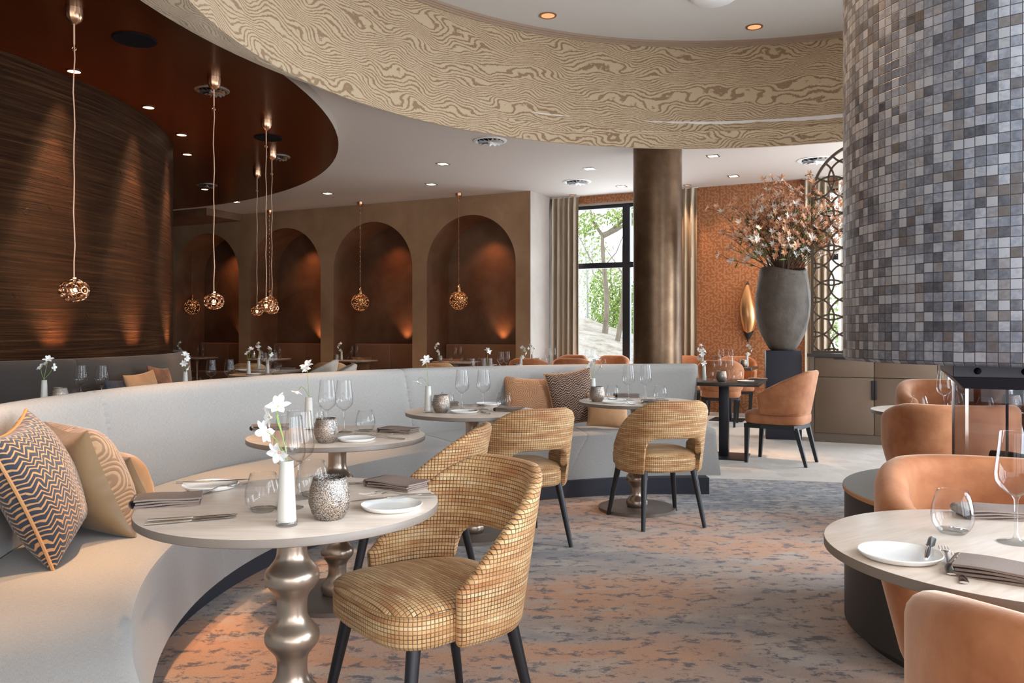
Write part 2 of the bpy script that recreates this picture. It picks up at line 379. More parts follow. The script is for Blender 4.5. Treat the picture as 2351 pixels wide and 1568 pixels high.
    M['glitter'] = g.pbr(g.mix(f, (.22, .085, .03), (.90, .48, .22)), .3, .8, Emission_Color=(1, .42, .16, 1), Emission_Strength=g.M('MULTIPLY', g.M('MULTIPLY', f, g.smooth(nz, .45, .95)), 3.2), normal=g.bump(d, .6, .01))
    M['gravel'] = G('pale_slope_soil'); g = M['gravel']; n1 = g.noise(g.obj(), 2.2, 8, .75); M['gravel'] = g.pbr(g.ramp(n1, [(.34, (.25, .19, .13)), (.5, (.46, .42, .37)), (.7, (.60, .58, .55))]), .9, normal=g.bump(n1, .6, .15))
    g = G('tree_bark'); M['bark'] = g.pbr(g.ramp(g.noise(g.mul(g.obj(), (4, 4, 1)), 3, 4), [(.3, (.20, .165, .13)), (.7, (.34, .295, .24))]), .85)
    M['treeleaf'] = plain('spring_leaves', (.30, .42, .10), .6, Transmission_Weight=.0, Subsurface_Weight=.0)
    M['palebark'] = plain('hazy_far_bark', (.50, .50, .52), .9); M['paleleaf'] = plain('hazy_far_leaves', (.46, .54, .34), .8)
    g = G('old_gold_cloth'); M['goldcloth'] = g.pbr(g.ramp(g.vor(g.obj(), 9, 1), [(.3, (.50, .38, .16)), (.45, (.72, .66, .52))]), .7)
    g = G('charred_log'); M['log'] = g.pbr(g.ramp(g.noise(g.obj(), 12, 5), [(.45, (.012, .010, .010)), (.62, (.16, .065, .022))]), .8, normal=g.bump(g.noise(g.obj(), 30, 4), .6, .02))
    g = G('grille_black'); M['grille'] = plain('speaker_grille', (.006, .005, .007), .9, Specular_IOR_Level=.08)
    M['firebase'] = plain('dark_base_drum', (.028, .024, .022), .5); M['firetop'] = plain('slate_base_top', (.12, .115, .11), .4); M['orangeedge'] = plain('copper_edge', (.45, .22, .10), .5)
mk()
# ================================================================== THE ROOM
ZC, ZD, ZU = 3.5, 3.4, 4.6                       # main ceiling, dark disc, dome ceiling
RI = [(1.97, 5.08, 3.99, 3.30), (2.13, 5.08, 4.28, 4.58)]    # drum fabric: bottom and top circles
def circ(c, a): return (c[0] + c[2]*math.cos(a), c[1] + c[2]*math.sin(a))

def room():
    # floors
    b = MB(); b.box(-9.5, 8.0, -5.2, 18.2, -.1, 0); struct(b.build('floor', M['floor'], sm=False))
    pts = []
    for k in range(25): 
        a = R_(100 - k*2.5); pts.append((1.05 + 6.16*math.cos(a), .6 + 6.16*math.sin(a)))
    pts = [p for p in pts if p[0] > 1.35]
    pts += [(5.77, 4.42), (3.42, 4.42), (3.42, -4.6), (-.6, -4.6), (-.6, 1.4)]
    for k in range(30):
        a = R_(222 - k*(222-86)/29); pts.append((1.27 + 2.72*math.cos(a), 3.43 + 2.72*math.sin(a)))
    b = MB(); b.prism(pts, 0.0, .006)
    tag(b.build('carpet', M['carpet'], sm=False), 'wide mottled rust, beige and blue-grey carpet inside the curved banquette', 'carpet')
    # main ceiling with the round void (outer rectangle to circle)
    b = MB(); n = 96; c0 = (1.99, 5.08, 4.06)
    ring, outr = [], []
    poly = [(7.86, 10.45), (7.86, -5.16), (-9.46, -5.16), (-9.46, 18.1), (-8.55, 17.12), (.27, 12.98), (.64, 13.73)]
    angs = sorted([2*PI*i/n for i in range(n)] + [math.atan2(y-c0[1], x-c0[0]) % (2*PI) for x, y in poly]); n = len(angs)
    for a in angs:
        p = circ(c0, a); d = (math.cos(a), math.sin(a)); t = 0
        for q in range(len(poly)):
            x1, y1 = poly[q][0]-c0[0], poly[q][1]-c0[1]; x2, y2 = poly[(q+1) % len(poly)][0]-c0[0], poly[(q+1) % len(poly)][1]-c0[1]
            den = d[0]*(y2-y1) - d[1]*(x2-x1)
            if abs(den) < 1e-9: continue
            tt = (x1*(y2-y1) - y1*(x2-x1))/den; u = (x1*d[1]-y1*d[0])/den
            if tt > 0 and -1e-6 <= u <= 1+1e-6: t = max(t, tt)
        ring.append(p); outr.append((c0[0]+d[0]*t, c0[1]+d[1]*t))
    b.grid([[(*ring[i], ZC), (*outr[i], ZC), (*outr[i], ZC+.12), (*ring[i], ZC+.12)] for i in range(n)], cu=True, cv=True)
    struct(b.build('ceiling', M['ceil'], sm=False))
    # corners the radial fan cuts off
    # dome ceiling above the void
    b = MB(); b.lathe([(.001, 0), (4.5, 0), (4.5, .1), (.001, .1)], 96, (2.13, 5.08, ZU)); struct(b.build('ceiling.001', M['ceil2'], sm=False))
    # fabric drum: inner face, thin outer face, bottom crescent
    a0, a1 = R_(-60), R_(300); N = 220; P = []; U = []
    rows = [(RI[0], 0), (RI[1], 1)]
    b = MB(); G_ = []
    for i in range(N):
        a = 2*PI*i/N; row = []
        for k in range(12):
            t = k/11; c = [RI[0][q]*(1-t) + RI[1][q]*t for q in range(4)]
            r = c[2] + .012*mnoise.noise(Vector((math.cos(a)*5, math.sin(a)*5, t*2))) * (1 - abs(2*t-1)*.4)
            row.append((c[0]+r*math.cos(a), c[1]+r*math.sin(a), c[3]))
        G_.append(row)
    b.grid(G_, cu=True, uv=lambda i, j: (i/N*2*PI*4.0, j/11*1.3))
    # soffit crescent and outer skin
    S = []
    for i in range(N):
        a = 2*PI*i/N; p = G_[i][0]; ci = RI[0]; d = Vector((math.cos(a), math.sin(a)))
        o = Vector((ci[0]-1.99, ci[1]-4.41)); B = o.dot(d); t = -B + math.sqrt(max(0, B*B - (o.length_squared - 4.36**2)))
        t = max(t, ci[2] + .03)
        q = (ci[0]+d.x*t, ci[1]+d.y*t)
        S.append([p, ((p[0]+q[0])/2, (p[1]+q[1])/2, 3.296), (q[0], q[1], 3.30), (q[0], q[1], 3.5)])
    arc = [0, .2, .4, .6]
    b.grid(S, cu=True, uv=lambda i, j: (i/N*2*PI*4.0, -arc[j]))
    struct(b.build('wall_drum', M['zebra'], ang=60), 'hanging round ceiling drum covered in golden zebra moire fabric')
    b = MB(); tz = 4.585
    prof = [(4.285, -.05), (4.262, -.05), (4.262, -.03), (4.25, -.03), (4.25, -.012), (4.235, -.012), (4.235, .02), (4.285, .02)]
    b.lathe(prof, 128, (2.13, 5.08, tz)); struct(b.build('trim_1', M['trim']), 'taupe cornice ring at the top of the fabric drum')
    # dark lacquered disc with taupe rim
    b = MB(); dc = (-8.76, 7.86, 6.91)
    b.lathe([(.001, 0), (dc[2], 0)], 160, (dc[0], dc[1], ZD)); o = struct(b.build('ceiling.002', M['darkceil'], sm=False), 'round dark brown lacquered ceiling')
    b = MB(); b.lathe([(dc[2], 0), (dc[2], .14), (dc[2]-.02, .14), (dc[2]-.02, 0.001)], 160, (dc[0], dc[1], ZD)); struct(b.build('trim_2', M['fascia']), 'taupe edge of the dark round ceiling')
    # curved plaster core
    b = MB(); kc = (-8.04, 7.79, 4.39); P = []
    A = [R_(-75 + i*1.0) for i in range(151)]
    b.grid([[(kc[0]+kc[2]*math.cos(a), kc[1]+kc[2]*math.sin(a), z) for z in (0, 1.0, 2.0, ZD)] for a in A], uv=lambda i, j: (A[min(i, 150)]*kc[2], (0, 1, 2, ZD)[j]))
    struct(b.build('wall_core', M['plaster']), 'curved wall of horizontally combed brown plaster')
    # niche wall
    o0 = Vector((.296, 12.888)); t = Vector((-.9056, .4242)); m = Vector((.4242, .9056))
    NI = [(.261, 1.926), (2.216, 3.881), (4.171, 5.836), (6.126, 7.791)]; ZA = 3.183; DEP = .75
    def W(s, d, z): p = o0 + t*s + m*d; return (p.x, p.y, z)
    b = MB()
    def arch(s, s0, s1): 
        r = (s1-s0)/2; c = (s0+s1)/2; return ZA - r + math.sqrt(max(0, r*r-(s-c)**2))
    S = [0.0]; cur = 0
    def wallquad(sa, sb, za, zb, z1): 
        i = len(b.v); b.v += [W(sa, 0, za), W(sb, 0, zb), W(sb, 0, z1), W(sa, 0, z1)]; b.f.append((i, i+1, i+2, i+3)); b.uv.append([(sa, za), (sb, zb), (sb, z1), (sa, z1)])
    for (s0, s1) in NI:
        wallquad(cur, s0, 0, 0, ZC); n = 40
        ss = [(s0+s1)/2 - (s1-s0)/2*math.cos(PI*k/n) for k in range(n+1)]
        for k in range(n): wallquad(ss[k], ss[k+1], arch(ss[k], s0, s1), arch(ss[k+1], s0, s1), ZC)
        cur = s1
    wallquad(cur, 9.6, 0, 0, ZC)
    struct(b.build('wall_niches', M['niche'], sm=False), 'brown stucco wall with four arched niches')
    for q, (s0, s1) in enumerate(NI):
        b = MB(); n = 40
        path = [(s0, 0.0)] + [((s0+s1)/2 - (s1-s0)/2*math.cos(PI*k/n), 0) for k in range(n+1)] + [(s1, 0.0)]
        pz = [0.0] + [arch(path[k+1][0], s0, s1) for k in range(n+1)] + [0.0]
        b.grid([[W(path[k][0], 0, pz[k]), W(path[k][0], DEP, pz[k])] for k in range(n+3)])
        b.cap([W(path[k][0], DEP, pz[k]) for k in range(n+3)])
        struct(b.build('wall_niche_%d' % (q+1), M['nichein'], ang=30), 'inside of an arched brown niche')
    # return wall and the window wall
    def wall(name, p, q, z0, z1, mat, th=.16, lab=None, holes=()):
        """wall from p to q (seen side is on the right when walking p->q), with rectangular holes (s0,s1,z0,z1)"""
        p, q = Vector(p), Vector(q); d = (q-p); L = d.length; d.normalize(); nn = Vector((-d.y, d.x)); b = MB()
        def bx(s0, s1, za, zb):
            if s1-s0 < 1e-4 or zb-za < 1e-4: return
            Mx = Matrix.Translation((p.x, p.y, 0)) @ Matrix.Rotation(math.atan2(d.y, d.x), 4, 'Z')
            i0 = len(b.uv); b.box(s0, s1, 0, th, za, zb, M=Mx)
        cur = 0
        for (s0, s1, za, zb) in sorted(holes):
            bx(cur, s0, z0, z1); bx(s0, s1, z0, za); bx(s0, s1, zb, z1); cur = s1
        bx(cur, L, z0, z1)
        o = b.build(name, mat, sm=False); struct(o, lab); return p, d, nn
    wall('wall_return', (.296, 12.888), (.673, 13.655), 0, ZC, M['pale'], .12, 'short brown stucco wall end beside the curtain')
    wp, wq = (.673, 13.655), (7.7, 10.348)
    d = (Vector(wq)-Vector(wp)).normalized(); off = (Vector((1.077, 13.463))-Vector(wp)).dot(d)
    S = lambda s: s + off
    wall('wall_windows', wp, wq, 0, ZC, M['paper'], .16, 'window wall papered in copper stick pattern', [(S(-.38), S(1.98), .02, 3.335), (S(3.85), S(5.2), .02, 3.335), (S(5.42), S(7.1), .02, 3.335)])
    ang = math.atan2(d.y, d.x); nrm = Vector((d.y, -d.x))      # into the room
    Mw = Matrix.Translation((1.077, 13.463, 0)) @ Matrix.Rotation(ang, 4, 'Z')
    def wl(s, n, z): return Mw @ Vector((s, -n, z))
    # window 1 and 2: frames, mullions, panes
    for k, (s0, s1, mull) in enumerate([(-.38, 1.98, [.855]), (3.85, 5.2, [4.55]), (5.42, 7.1, [6.3])]):
        b = MB(); fr = .055
        b.box(s0, s0+fr, .03, .1, .02, 3.335); b.box(s1-fr, s1, .03, .1, .02, 3.335); b.box(s0, s1, .03, .1, 3.28, 3.335); b.box(s0, s1, .03, .1, .02, .08)
        for mm in mull: b.box(mm-.062, mm+.062, .02, .11, .02, 3.335)
        b.box(s0, s1, .025, .105, 2.295, 2.385)
        o = struct(b.xform(Mw).build('window_%d' % (k+1), M['blackmetal'], sm=False), 'black metal framed floor-length window')
        b = MB(); b.box(s0+.02, s1-.02, .06, .07, .05, 3.3); b.xform(Mw).build('pane', M['pane'], o, sm=False)
        b = MB(); b.box(s0-.02, s1+.02, -.015, .03, 3.335, 3.37); b.xform(Mw).build('head_casing', M['fascia'], o, sm=False)
    # baseboard along papered wall
    b = MB(); b.box(2.0, 3.8, -.02, 0, 0, .14); b.box(2.0, 3.8, -.028, 0, .14, .16); struct(b.xform(Mw).build('baseboard_windows', M['paper'], sm=False))
    # unseen walls that close the room
    wall('wall_left', (-9.3, -5.0), (-9.3, 18.0), 0, ZC, M['brownwall'])
    wall('wall_far', (-9.3, 18.0), (-8.0, 16.8), 0, ZC, M['brownwall'])
    def glazed(name, p, q, z1, holes, n, mat=M['white'], lab=None):
        p_, d_, n_ = wall(name, p, q, 0, z1, mat, .16, lab, holes); A = math.atan2(d_.y, d_.x); Mx = Matrix.Translation((p_.x, p_.y, 0)) @ Matrix.Rotation(A, 4, 'Z'); outl = []
        for (s0, s1, z0, z1_) in holes:
            b = MB()
            for xx in (s0, (s0+s1)/2-.03, s1-.06): b.box(xx, xx+.06, .05, .12, z0, z1_)
            for zz in (z0, 2.2, z1_-.06): b.box(s0, s1, .05, .12, zz, zz+.06)
            struct(b.xform(Mx).build('window_%d' % n, M['blackmetal'], sm=False)); n += 1
            outl.append((Mx @ Vector(((s0+s1)/2, .2, (z0+z1_)/2)), Vector((-n_.x, -n_.y, 0)), s1-s0, z1_-z0))
        return outl, n
    LW = {}
    LW['near'], n = glazed('wall_right', (3.45, 4.4), (3.45, -5.0), ZC, [(.4, 3.0, .2, 3.2), (3.4, 6.0, .2, 3.2), (6.4, 9.0, .2, 3.2)], 4)
    LW['far'], n = glazed('wall_right_far', (7.7, 10.35), (7.7, 4.4), ZC, [(.5, 2.5, .2, 3.2), (3.0, 5.4, .2, 3.2)], n)
    LW['back'], n = glazed('wall_back', (7.7, -5.0), (-9.3, -5.0), ZC, [(4.6, 7.0, .2, 3.2), (7.5, 10.3, .2, 3.2), (11, 14, .2, 3.2)], n)
    wall('wall_right_return', (7.7, 4.4), (3.45, 4.4), 0, ZC, M['white'], -.16)
    # bulkhead at the dark far corner
    b = MB(); Mn = Matrix.Translation((o0.x, o0.y, 0)) @ Matrix.Rotation(math.atan2(t.y, t.x), 4, 'Z')
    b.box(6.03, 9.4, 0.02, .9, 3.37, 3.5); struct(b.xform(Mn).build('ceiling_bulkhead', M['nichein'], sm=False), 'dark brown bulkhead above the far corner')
    return W, wl, NI, d, nrm, LW
W, wl, NI, WD, WN, LW = room()

# ------------------------------------------------------------------ curtains
def curtain(s0, s1, label, z1=3.49, z0=.015, amp=.045, waves=None, mat=None, off=.07, name='curtain'):
    n = waves or max(3, int((s1-s0)/.085)); N = n*10; Z = [z0, 1.2, 2.4, 3.1, 3.3, 3.38, z1]
    b = MB(); rows = []
    for i in range(N+1):
        u = i/N; row = []
        for z in Z:
            top = max(0, (z-3.3)/.19); ph = 2*PI*n*u
            a = amp*(1-.55*top)*(1+.35*math.sin(u*9+1.3))
            y = off + a*math.sin(ph) + .012*math.sin(ph*2+z*.7)*(1-top)
            x = s0 + (s1-s0)*(u + .012*math.sin(ph*1.0+2)) 
            row.append(wl(x, y, z))
        rows.append(row)
    b.grid(rows, uv=lambda i, j: (i/N*(s1-s0)*2.2, Z[j]))
    o = thing(name, label, 'curtain', (0, 0, 0))
    b.build('drape', mat or M['curtain'], o)
    b = MB(); a_, c_ = wl(s0-.02, off, z1), wl(s1+.02, off, z1); b.tube([a_, c_], .008, 8); b.build('rail', M['chrome'], o)
    return o
curtain(-.42, .06, 'greige pleated curtain hanging between the stucco wall end and the tall window')
curtain(1.62, 2.02, 'greige pleated curtain between the bronze pillar and the copper wallpaper')
curtain(3.60, 3.95, 'narrow greige curtain behind the tall clay urn, at the wallpaper edge')
curtain(4.05, 5.15, 'sheer white curtain shining through the pierced screen', mat=M['sheer'], waves=9, off=.06)
curtain(5.17, 5.44, 'brown curtain beyond the far end of the sideboard')

# ------------------------------------------------------------------ pillar
def pillar():
    b = MB(); b.lathe([(.295, 0), (.295, 3.5)], 64, (0, 0, 0)); 
    x, y, _ = at(1509.5, 700, 9.9)
    o = b.build('pillar', M['pillar']); o.location = (x, y, 0)
    tag(o, 'tall round aged bronze pillar rising in front of the window', 'pillar')
pillar()

# ------------------------------------------------------------------ ceiling fittings
def square_light(px, py, label):
    x, y = onz(px, py, ZC); o = thing('downlight', label, 'ceiling light', (x, y, ZC), math.atan2(WD.y, WD.x), 'recessed square ceiling spots')
    b = MB(); s = .075; i = .058
    for (x0, x1, y0, y1) in ((-s, s, -s, -i), (-s, s, i, s), (-s, -i, -i, i), (i, s, -i, i)): b.box(x0, x1, y0, y1, -.006, 0)
    b.build('frame', M['base'], o, sm=False)
    b = MB(); b.box(-i, i, -i, i, -.003, .0); b.build('lens', M['glow'], o, sm=False)
for px, py, l in [(1017, 376, 'square spot nearest the ceiling vent above the niches'), (752, 444, 'square spot above the gap between second and third niche'), (990, 423, 'square spot above the widest visible niche'),
                  (1353, 387, 'square spot beside the bronze pillar, on the niche side'), (1637, 358, 'square spot just under the fabric drum, beyond the bronze pillar'), (1684, 404, 'square spot in front of the copper wallpaper'),
                  (1427, 428, 'square spot in front of the tall window'), (541, 463, 'square spot at the tip of the white ceiling by the dark disc')]: square_light(px, py, l)
def round_light(px, py, z, label, mat, r=.05, rim=M['base'], name='downlight'):
    x, y = onz(px, py, z); o = thing(name, label, 'ceiling light', (x, y, z), 0)
    b = MB(); b.lathe([(r, -.001), (r, -.008), (r*1.28, -.008), (r*1.28, 0)], 28); b.build('rim', rim, o)
    b = MB(); b.lathe([(.001, -.004), (r, -.004)], 28); b.build('lens', mat, o, sm=False)
for px, py, l in [(1315, 447, 'tiny round spot over the curtain by the stucco wall end'), (1578, 425, 'tiny round spot over the curtain by the pillar'), (1858, 402, 'tiny round spot near the pierced screen')]: round_light(px, py, ZC, l, M['glowcu'], .045)
for px, py, l in [(170, 163, 'round spot in the dark ceiling behind the nearest pendant cord'), (341, 246, 'second round spot along the dark ceiling rim of the plaster wall'), (417, 309, 'third round spot along the plaster wall'),
                  (430, 354, 'fourth round spot along the plaster wall'), (470, 434, 'farthest round spot in the dark ceiling')]: round_light(px, py, ZD, l, M['glow'], .05, M['darkceil'])
for px, py, l in [(1258, 35, 'copper rimmed spot in the raised ceiling nearer the dark ceiling'), (1732, 61, 'copper rimmed spot in the raised ceiling nearer the tiled hood')]: round_light(px, py, ZU, l, M['glowcu'], .072, M['copper'])
def disc(px, py, z, r, label):
    x, y = onz(px, py, z); b = MB(); b.lathe([(.001, -.012), (r*.96, -.012), (r, -.006), (r, 0)], 40)
    o = b.build('ceiling_speaker', M['grille']); o.location = (x, y, z); tag(o, label, 'speaker')
disc(309, 90, ZD, .155, 'big round black speaker grille near the nearest pendant'); disc(616, 316, ZD, .155, 'round black speaker grille behind the middle pendant cord')
x, y = onz(1640, -12, ZU); b = MB(); b.lathe([(.001, -.05), (.2, -.05), (.24, -.02), (.24, 0)], 40); o = b.build('ceiling_speaker', M['chrome']); o.location = (x, y, ZU); tag(o, 'white round fitting in the raised ceiling at the frame edge', 'speaker')
def vent(px, py, z, r, label, m1, m2):
    x, y = onz(px, py, z); o = thing('air_vent', label, 'air vent', (x, y, z), 0)
    b = MB(); b.lathe([(r*1.25, 0), (r*1.25, -.006), (r*1.06, -.012), (r, -.006), (r*.9, -.001)], 40); b.build('rim', m1, o)
    b = MB(); b.lathe([(.001, -.002), (r*.95, -.002)], 40); b.build('recess', m2, o, sm=False)
    b = MB(); n = 14
    for i in range(n):
        a = 2*PI*i/n; c, s_ = math.cos(a), math.sin(a); a2 = a + .28; c2, s2 = math.cos(a2), math.sin(a2)
        k = len(b.v); b.v += [(c*.03, s_*.03, -.012), (c*r*.93, s_*r*.93, -.004), (c2*r*.93, s2*r*.93, -.038), (c2*.03, s2*.03, -.02)]; b.face([k, k+1, k+2, k+3])
    b.lathe([(.001, -.03), (.03, -.026), (.035, -.004)], 16); b.build('swirl_blades', m1, o, sm=False)
vent(1125, 323, ZC, .16, 'white round swirl vent right under the fabric drum', M['chrome'], M['grille']); vent(1325, 417, ZC, .17, 'white round swirl vent between the niches and the window', M['chrome'], M['grille'])
vent(1873, 367, ZC, .19, 'white round swirl vent beside the arched screen', M['chrome'], M['grille'])
for px, py, l in [(487, 207, 'dark metal swirl vent behind the second pendant'), (638, 360, 'dark metal swirl vent behind the fourth pendant'), (475, 425, 'small looking dark swirl vent at the far end of the dark ceiling')]: vent(px, py, ZD, .12, l, M['base'], M['grille'])

# ------------------------------------------------------------------ pendants
def ring_globe(r, flat=.84):
    bm = bmesh.new(); bmesh.ops.create_icosphere(bm, subdivisions=2, radius=1.0); c = [v.co.copy() for v in bm.verts]; bm.free()
    b = MB(); rg = random.Random(3)
    for p in c:
        n = p.normalized(); x = n.orthogonal().normalized(); y = n.cross(x); rr = r*(.245+rg.random()*.06)
        b.tube([(n*r*.97 + (x*math.cos(t)+y*math.sin(t))*rr) for t in [2*PI*k/12 for k in range(12)]], r*.055, 5, False, True)
    b.v = [(q[0], q[1], q[2]*flat) for q in b.v]; return b
def pendant(px, py, zc, pxb, pyb, dia, label):
    x, y = onz(px, py, zc); zb = H - (pyb-HY)/F*y
    o = thing('pendant_lamp', label, 'pendant lamp', (x, y, zc), 0, 'copper openwork pendants')
    b = MB(); b.lathe([(.001, -.105), (.016, -.105), (.022, -.098), (.040, -.085), (.050, -.062), (.054, -.03), (.054, 0)], 36, wob=lambda a, z: 1+.035*math.cos(12*a) if -.1 < z < -.01 else 1); b.build('canopy', M['copper'], o)
    d = zb-zc; r = dia/2; b = MB(); L = d + r*.8
    b.tube([(0, 0, -.10), (.001, 0, -.24)], .006, 8); b.tube([(0, 0, -.22)] + [(.004*math.sin(k*1.7), .004*math.cos(k*1.1), -.22 + (L+.22)*k/14) for k in range(1, 14)] + [(0, 0, L)], .0042, 8); b.build('cord', M['coppercord'], o)
    b = MB(); b.tube([(.0+.014*math.cos(t), 0, -.27+.014*math.sin(t)) for t in [2*PI*k/14 for k in range(14)]], .0025, 6, False, True); b.build('adjuster_ring', M['copper'], o)
    g = ring_globe(r); g.xform(Matrix.Translation((0, 0, d))); g.build('openwork_globe', M['copper'], o)
    b = MB(); b.lathe([(.001, -.024), (.013, -.02), (.018, 0), (.013, .02), (.001, .024)], 14, (0, 0, d-.005)); b.build('bulb', M['bulb'], o)
    b = MB(); b.lathe([(.001, 0), (.016, 0), (.016, .05), (.001, .055)], 14, (0, 0, d+r*.42)); b.build('socket', M['copper'], o)
pendant(170, 20, ZD, 170, 667, .180, 'nearest copper openwork pendant, hanging alone before the combed plaster wall')
pendant(491, 178, ZD, 489, 692, .162, 'copper openwork pendant before the dark first niche')
pendant(611, 276, ZD, 613, 701, .160, 'copper openwork pendant, nearest of the close trio')
pendant(624, 348, ZD, 624, 708, .160, 'copper openwork pendant partly behind the nearest globe of the trio')
pendant(590, 392, ZD, 590, 714, .155, 'small looking farthest copper openwork pendant, lowest of the trio')
def chain_pendant(px, py, pyb, dia, label, zc=ZC):
    x, y = onz(px, py, zc); zb = H - (pyb-HY)/F*y; d = zb-zc; r = dia/2
    o = thing('globe_pendant', label, 'pendant lamp', (x, y, zc), 0, 'glitter globe pendants before the niches')
    b = MB(); b.lathe([(.001, -.075), (.014, -.075), (.03, -.06), (.052, -.04), (.056, 0)], 24); b.build('canopy', M['copper'], o)
    b = MB(); z = -.075; k = 0; ze = d + r + .13
    while z > ze:
        l = .042; pts = [((.009*math.cos(t) if k % 2 else .003*math.cos(t)), (.003*math.cos(t) if k % 2 else .009*math.cos(t)), z - l/2 + l*.62*math.sin(t)) for t in [2*PI*q/8 for q in range(8)]]
        b.tube(pts, .0028, 4, False, True); z -= l; k += 1
    b.tube([(0.004, 0, -.07), (.006, .003, ze*.5), (0, 0, ze)], .0016, 4)
    b.build('chain', M['copper'], o)
    b = MB(); b.lathe([(.001, .13), (.012, .125), (.03, .10), (.046, .06), (.048, 0), (.001, 0)], 24, (0, 0, d+r*.88)); b.build('socket_cap', M['copper'], o)
    b = MB(); b.lathe([(max(.001, r*math.sin(PI*k/22)), -r*math.cos(PI*k/22)) for k in range(23)], 36, (0, 0, d)); b.build('glitter_globe', M['glitter'], o)
chain_pendant(1053, 444, 690, .305, 'glittering copper globe pendant before the niche nearest the window'); chain_pendant(827, 464, 694, .305, 'glittering copper globe pendant before the third niche')
chain_pendant(619, 483, 698, .305, 'glittering globe pendant half behind the trio of copper pendants'); chain_pendant(441, 507, 705, .305, 'dim glittering globe pendant before the darkest niche')
# ================================================================== FURNITURE
def shell(cols, nz=9, k=4, nend=4):
    """cols: dicts P(z)->Vector, N(z)->Vector (outward), zb, zt, h (half thickness), u; rounded padded sheet"""
    def loop(c, h, inset=0.0, shift=None, du=0.0):
        zb, zt = c['zb']+inset, c['zt']-inset; pts = []; uv = []
        zt = max(zt, zb+2*h+.004)
        def ad(z, n):
            p = c['P'](z) + c['N'](z)*n
            if shift is not None: p = p + shift
            pts.append(p); uv.append((c['u']+du, z + (0 if n > 0 else 0)))
        for q in range(nz+1): ad(zb+h + (zt-zb-2*h)*q/nz, h)
        for q in range(1, k): ad(zt-h+h*math.sin(PI*q/k), h*math.cos(PI*q/k))
        for q in range(nz+1): ad(zt-h - (zt-zb-2*h)*q/nz, -h)
        for q in range(1, k): ad(zb+h-h*math.sin(PI*q/k), -h*math.cos(PI*q/k))
        return pts, uv
    L = []
    n = len(cols)
    def endloops(c, c2, sg):
        T = (c['P'](c['zb']+.05) - c2['P'](c2['zb']+.05)); T.z = 0; T.normalize(); r = []
        for q in range(nend, 0, -1):
            a = PI/2*q/nend; h = max(c['h']*math.cos(a), .0015); sh = T*c['h']*math.sin(a)
            r.append(loop(c, h, c['h']*(1-math.cos(a))*.8, sh, sg*c['h']*math.sin(a)))
        return r
    L += endloops(cols[0], cols[1], -1)
    for c in cols: L.append(loop(c, c['h']))
    L += list(reversed(endloops(cols[-1], cols[-2], 1)))
    b = MB(); P = [l[0] for l in L]; U = [l[1] for l in L]; m = len(P[0])
    b.grid(P, cv=True, uv=lambda i, j: U[min(i, len(U)-1)][j % m])
    b.cap(P[0]); b.cap(P[-1], True)
    return b
def wrap_cols(phis, a, bb, zb, zt, h, e=.8, yoff=0.0):
    """plan curve around the back: phi 0 = back middle; a(z), bb(z) half width and depth"""
    def pos(phi, z):
        s, c = math.sin(R_(phi)), math.cos(R_(phi))
        return Vector((a(z)*math.copysign(abs(s)**e, s), yoff - bb(z)*math.copysign(abs(c)**e, c), z))
    cols = []; u = 0; last = None
    for ph in phis:
        p = pos(ph, .6)
        if last is not None: u += (p-last).length
        last = p
        def P(z, ph=ph): return pos(ph, z)
        def N(z, ph=ph):
            t = pos(ph+.6, z) - pos(ph-.6, z); n = Vector((t.y, -t.x, 0)); return n.normalized() if n.length > 1e-9 else Vector((0, -1, 0))
        cols.append(dict(P=P, N=N, zb=zb(ph), zt=zt(ph, pos(ph, .6).y), h=h, u=u))
    return cols
def seat_pad(z0, z1, zs, wf, wr, y0, y1, e=.55, crown=.012, seam=.006):
    n = 64
    def ol(t, ins):
        s, c = math.sin(t), math.cos(t); y = (y0+y1)/2 + ((y1-y0)/2-ins)*math.copysign(abs(s)**e, s)
        w = wr + (wf-wr)*((y-y0)/(y1-y0)); return (math.copysign(abs(c)**e, c)*(w-ins), y)
    lv = [(z0, .03), (z0+.004, .012), (z0+.018, 0), (zs-.012, -.002), (zs-.003, .002), (zs, seam), (zs+.003, .002), (zs+.010, .0), (z1-.012, .010), (z1-.003, .03), (z1+crown*.5, .08), (z1+crown, .16)]
    b = MB(); per = [0]; base = [ol(2*PI*i/n, 0) for i in range(n+1)]
    for i in range(n): per.append(per[-1]+math.dist(base[i], base[i+1]))
    P = [[(*ol(2*PI*i/n, ins), z) for (z, ins) in lv] for i in range(n)]
    zs_i = 7
    def uv(i, j): 
        if j <= zs_i: return (per[i], lv[j][0])
        x, y = ol(2*PI*i/n, lv[j][1]); return (x, y)
    for j0, j1 in ((0, zs_i), (zs_i, len(lv)-1)):
        G_ = [[P[i][j] for j in range(j0, j1+1)] for i in range(n)]
        if j0 == 0: b.grid(G_, cu=True, uv=lambda i, j: (per[i], lv[j][0]))
        else: b.grid(G_, cu=True, uv=lambda i, j: ol(2*PI*i/n, lv[j+zs_i][1]))
    b.cap([P[i][-1] for i in range(n)]); b.cap([P[i][0] for i in range(n)], True)
    return b
def leg(p0, p1, r0, r1, n=14, square=False):
    b = MB()
    if square:
        q = lambda p, r: [(p[0]+sx*r, p[1]+sy*r, p[2]) for sx, sy in ((-1, -1), (1, -1), (1, 1), (-1, 1))]
        A, B = q(p0, r0), q(p1, r1); b.grid([A, B], cv=True); b.cap(A); b.cap(B, True)
    else: b.tube([p0, tuple((p0[i]+p1[i])/2 for i in range(3)), p1], lambda t: r0+(r1-r0)*t, n)
    return b

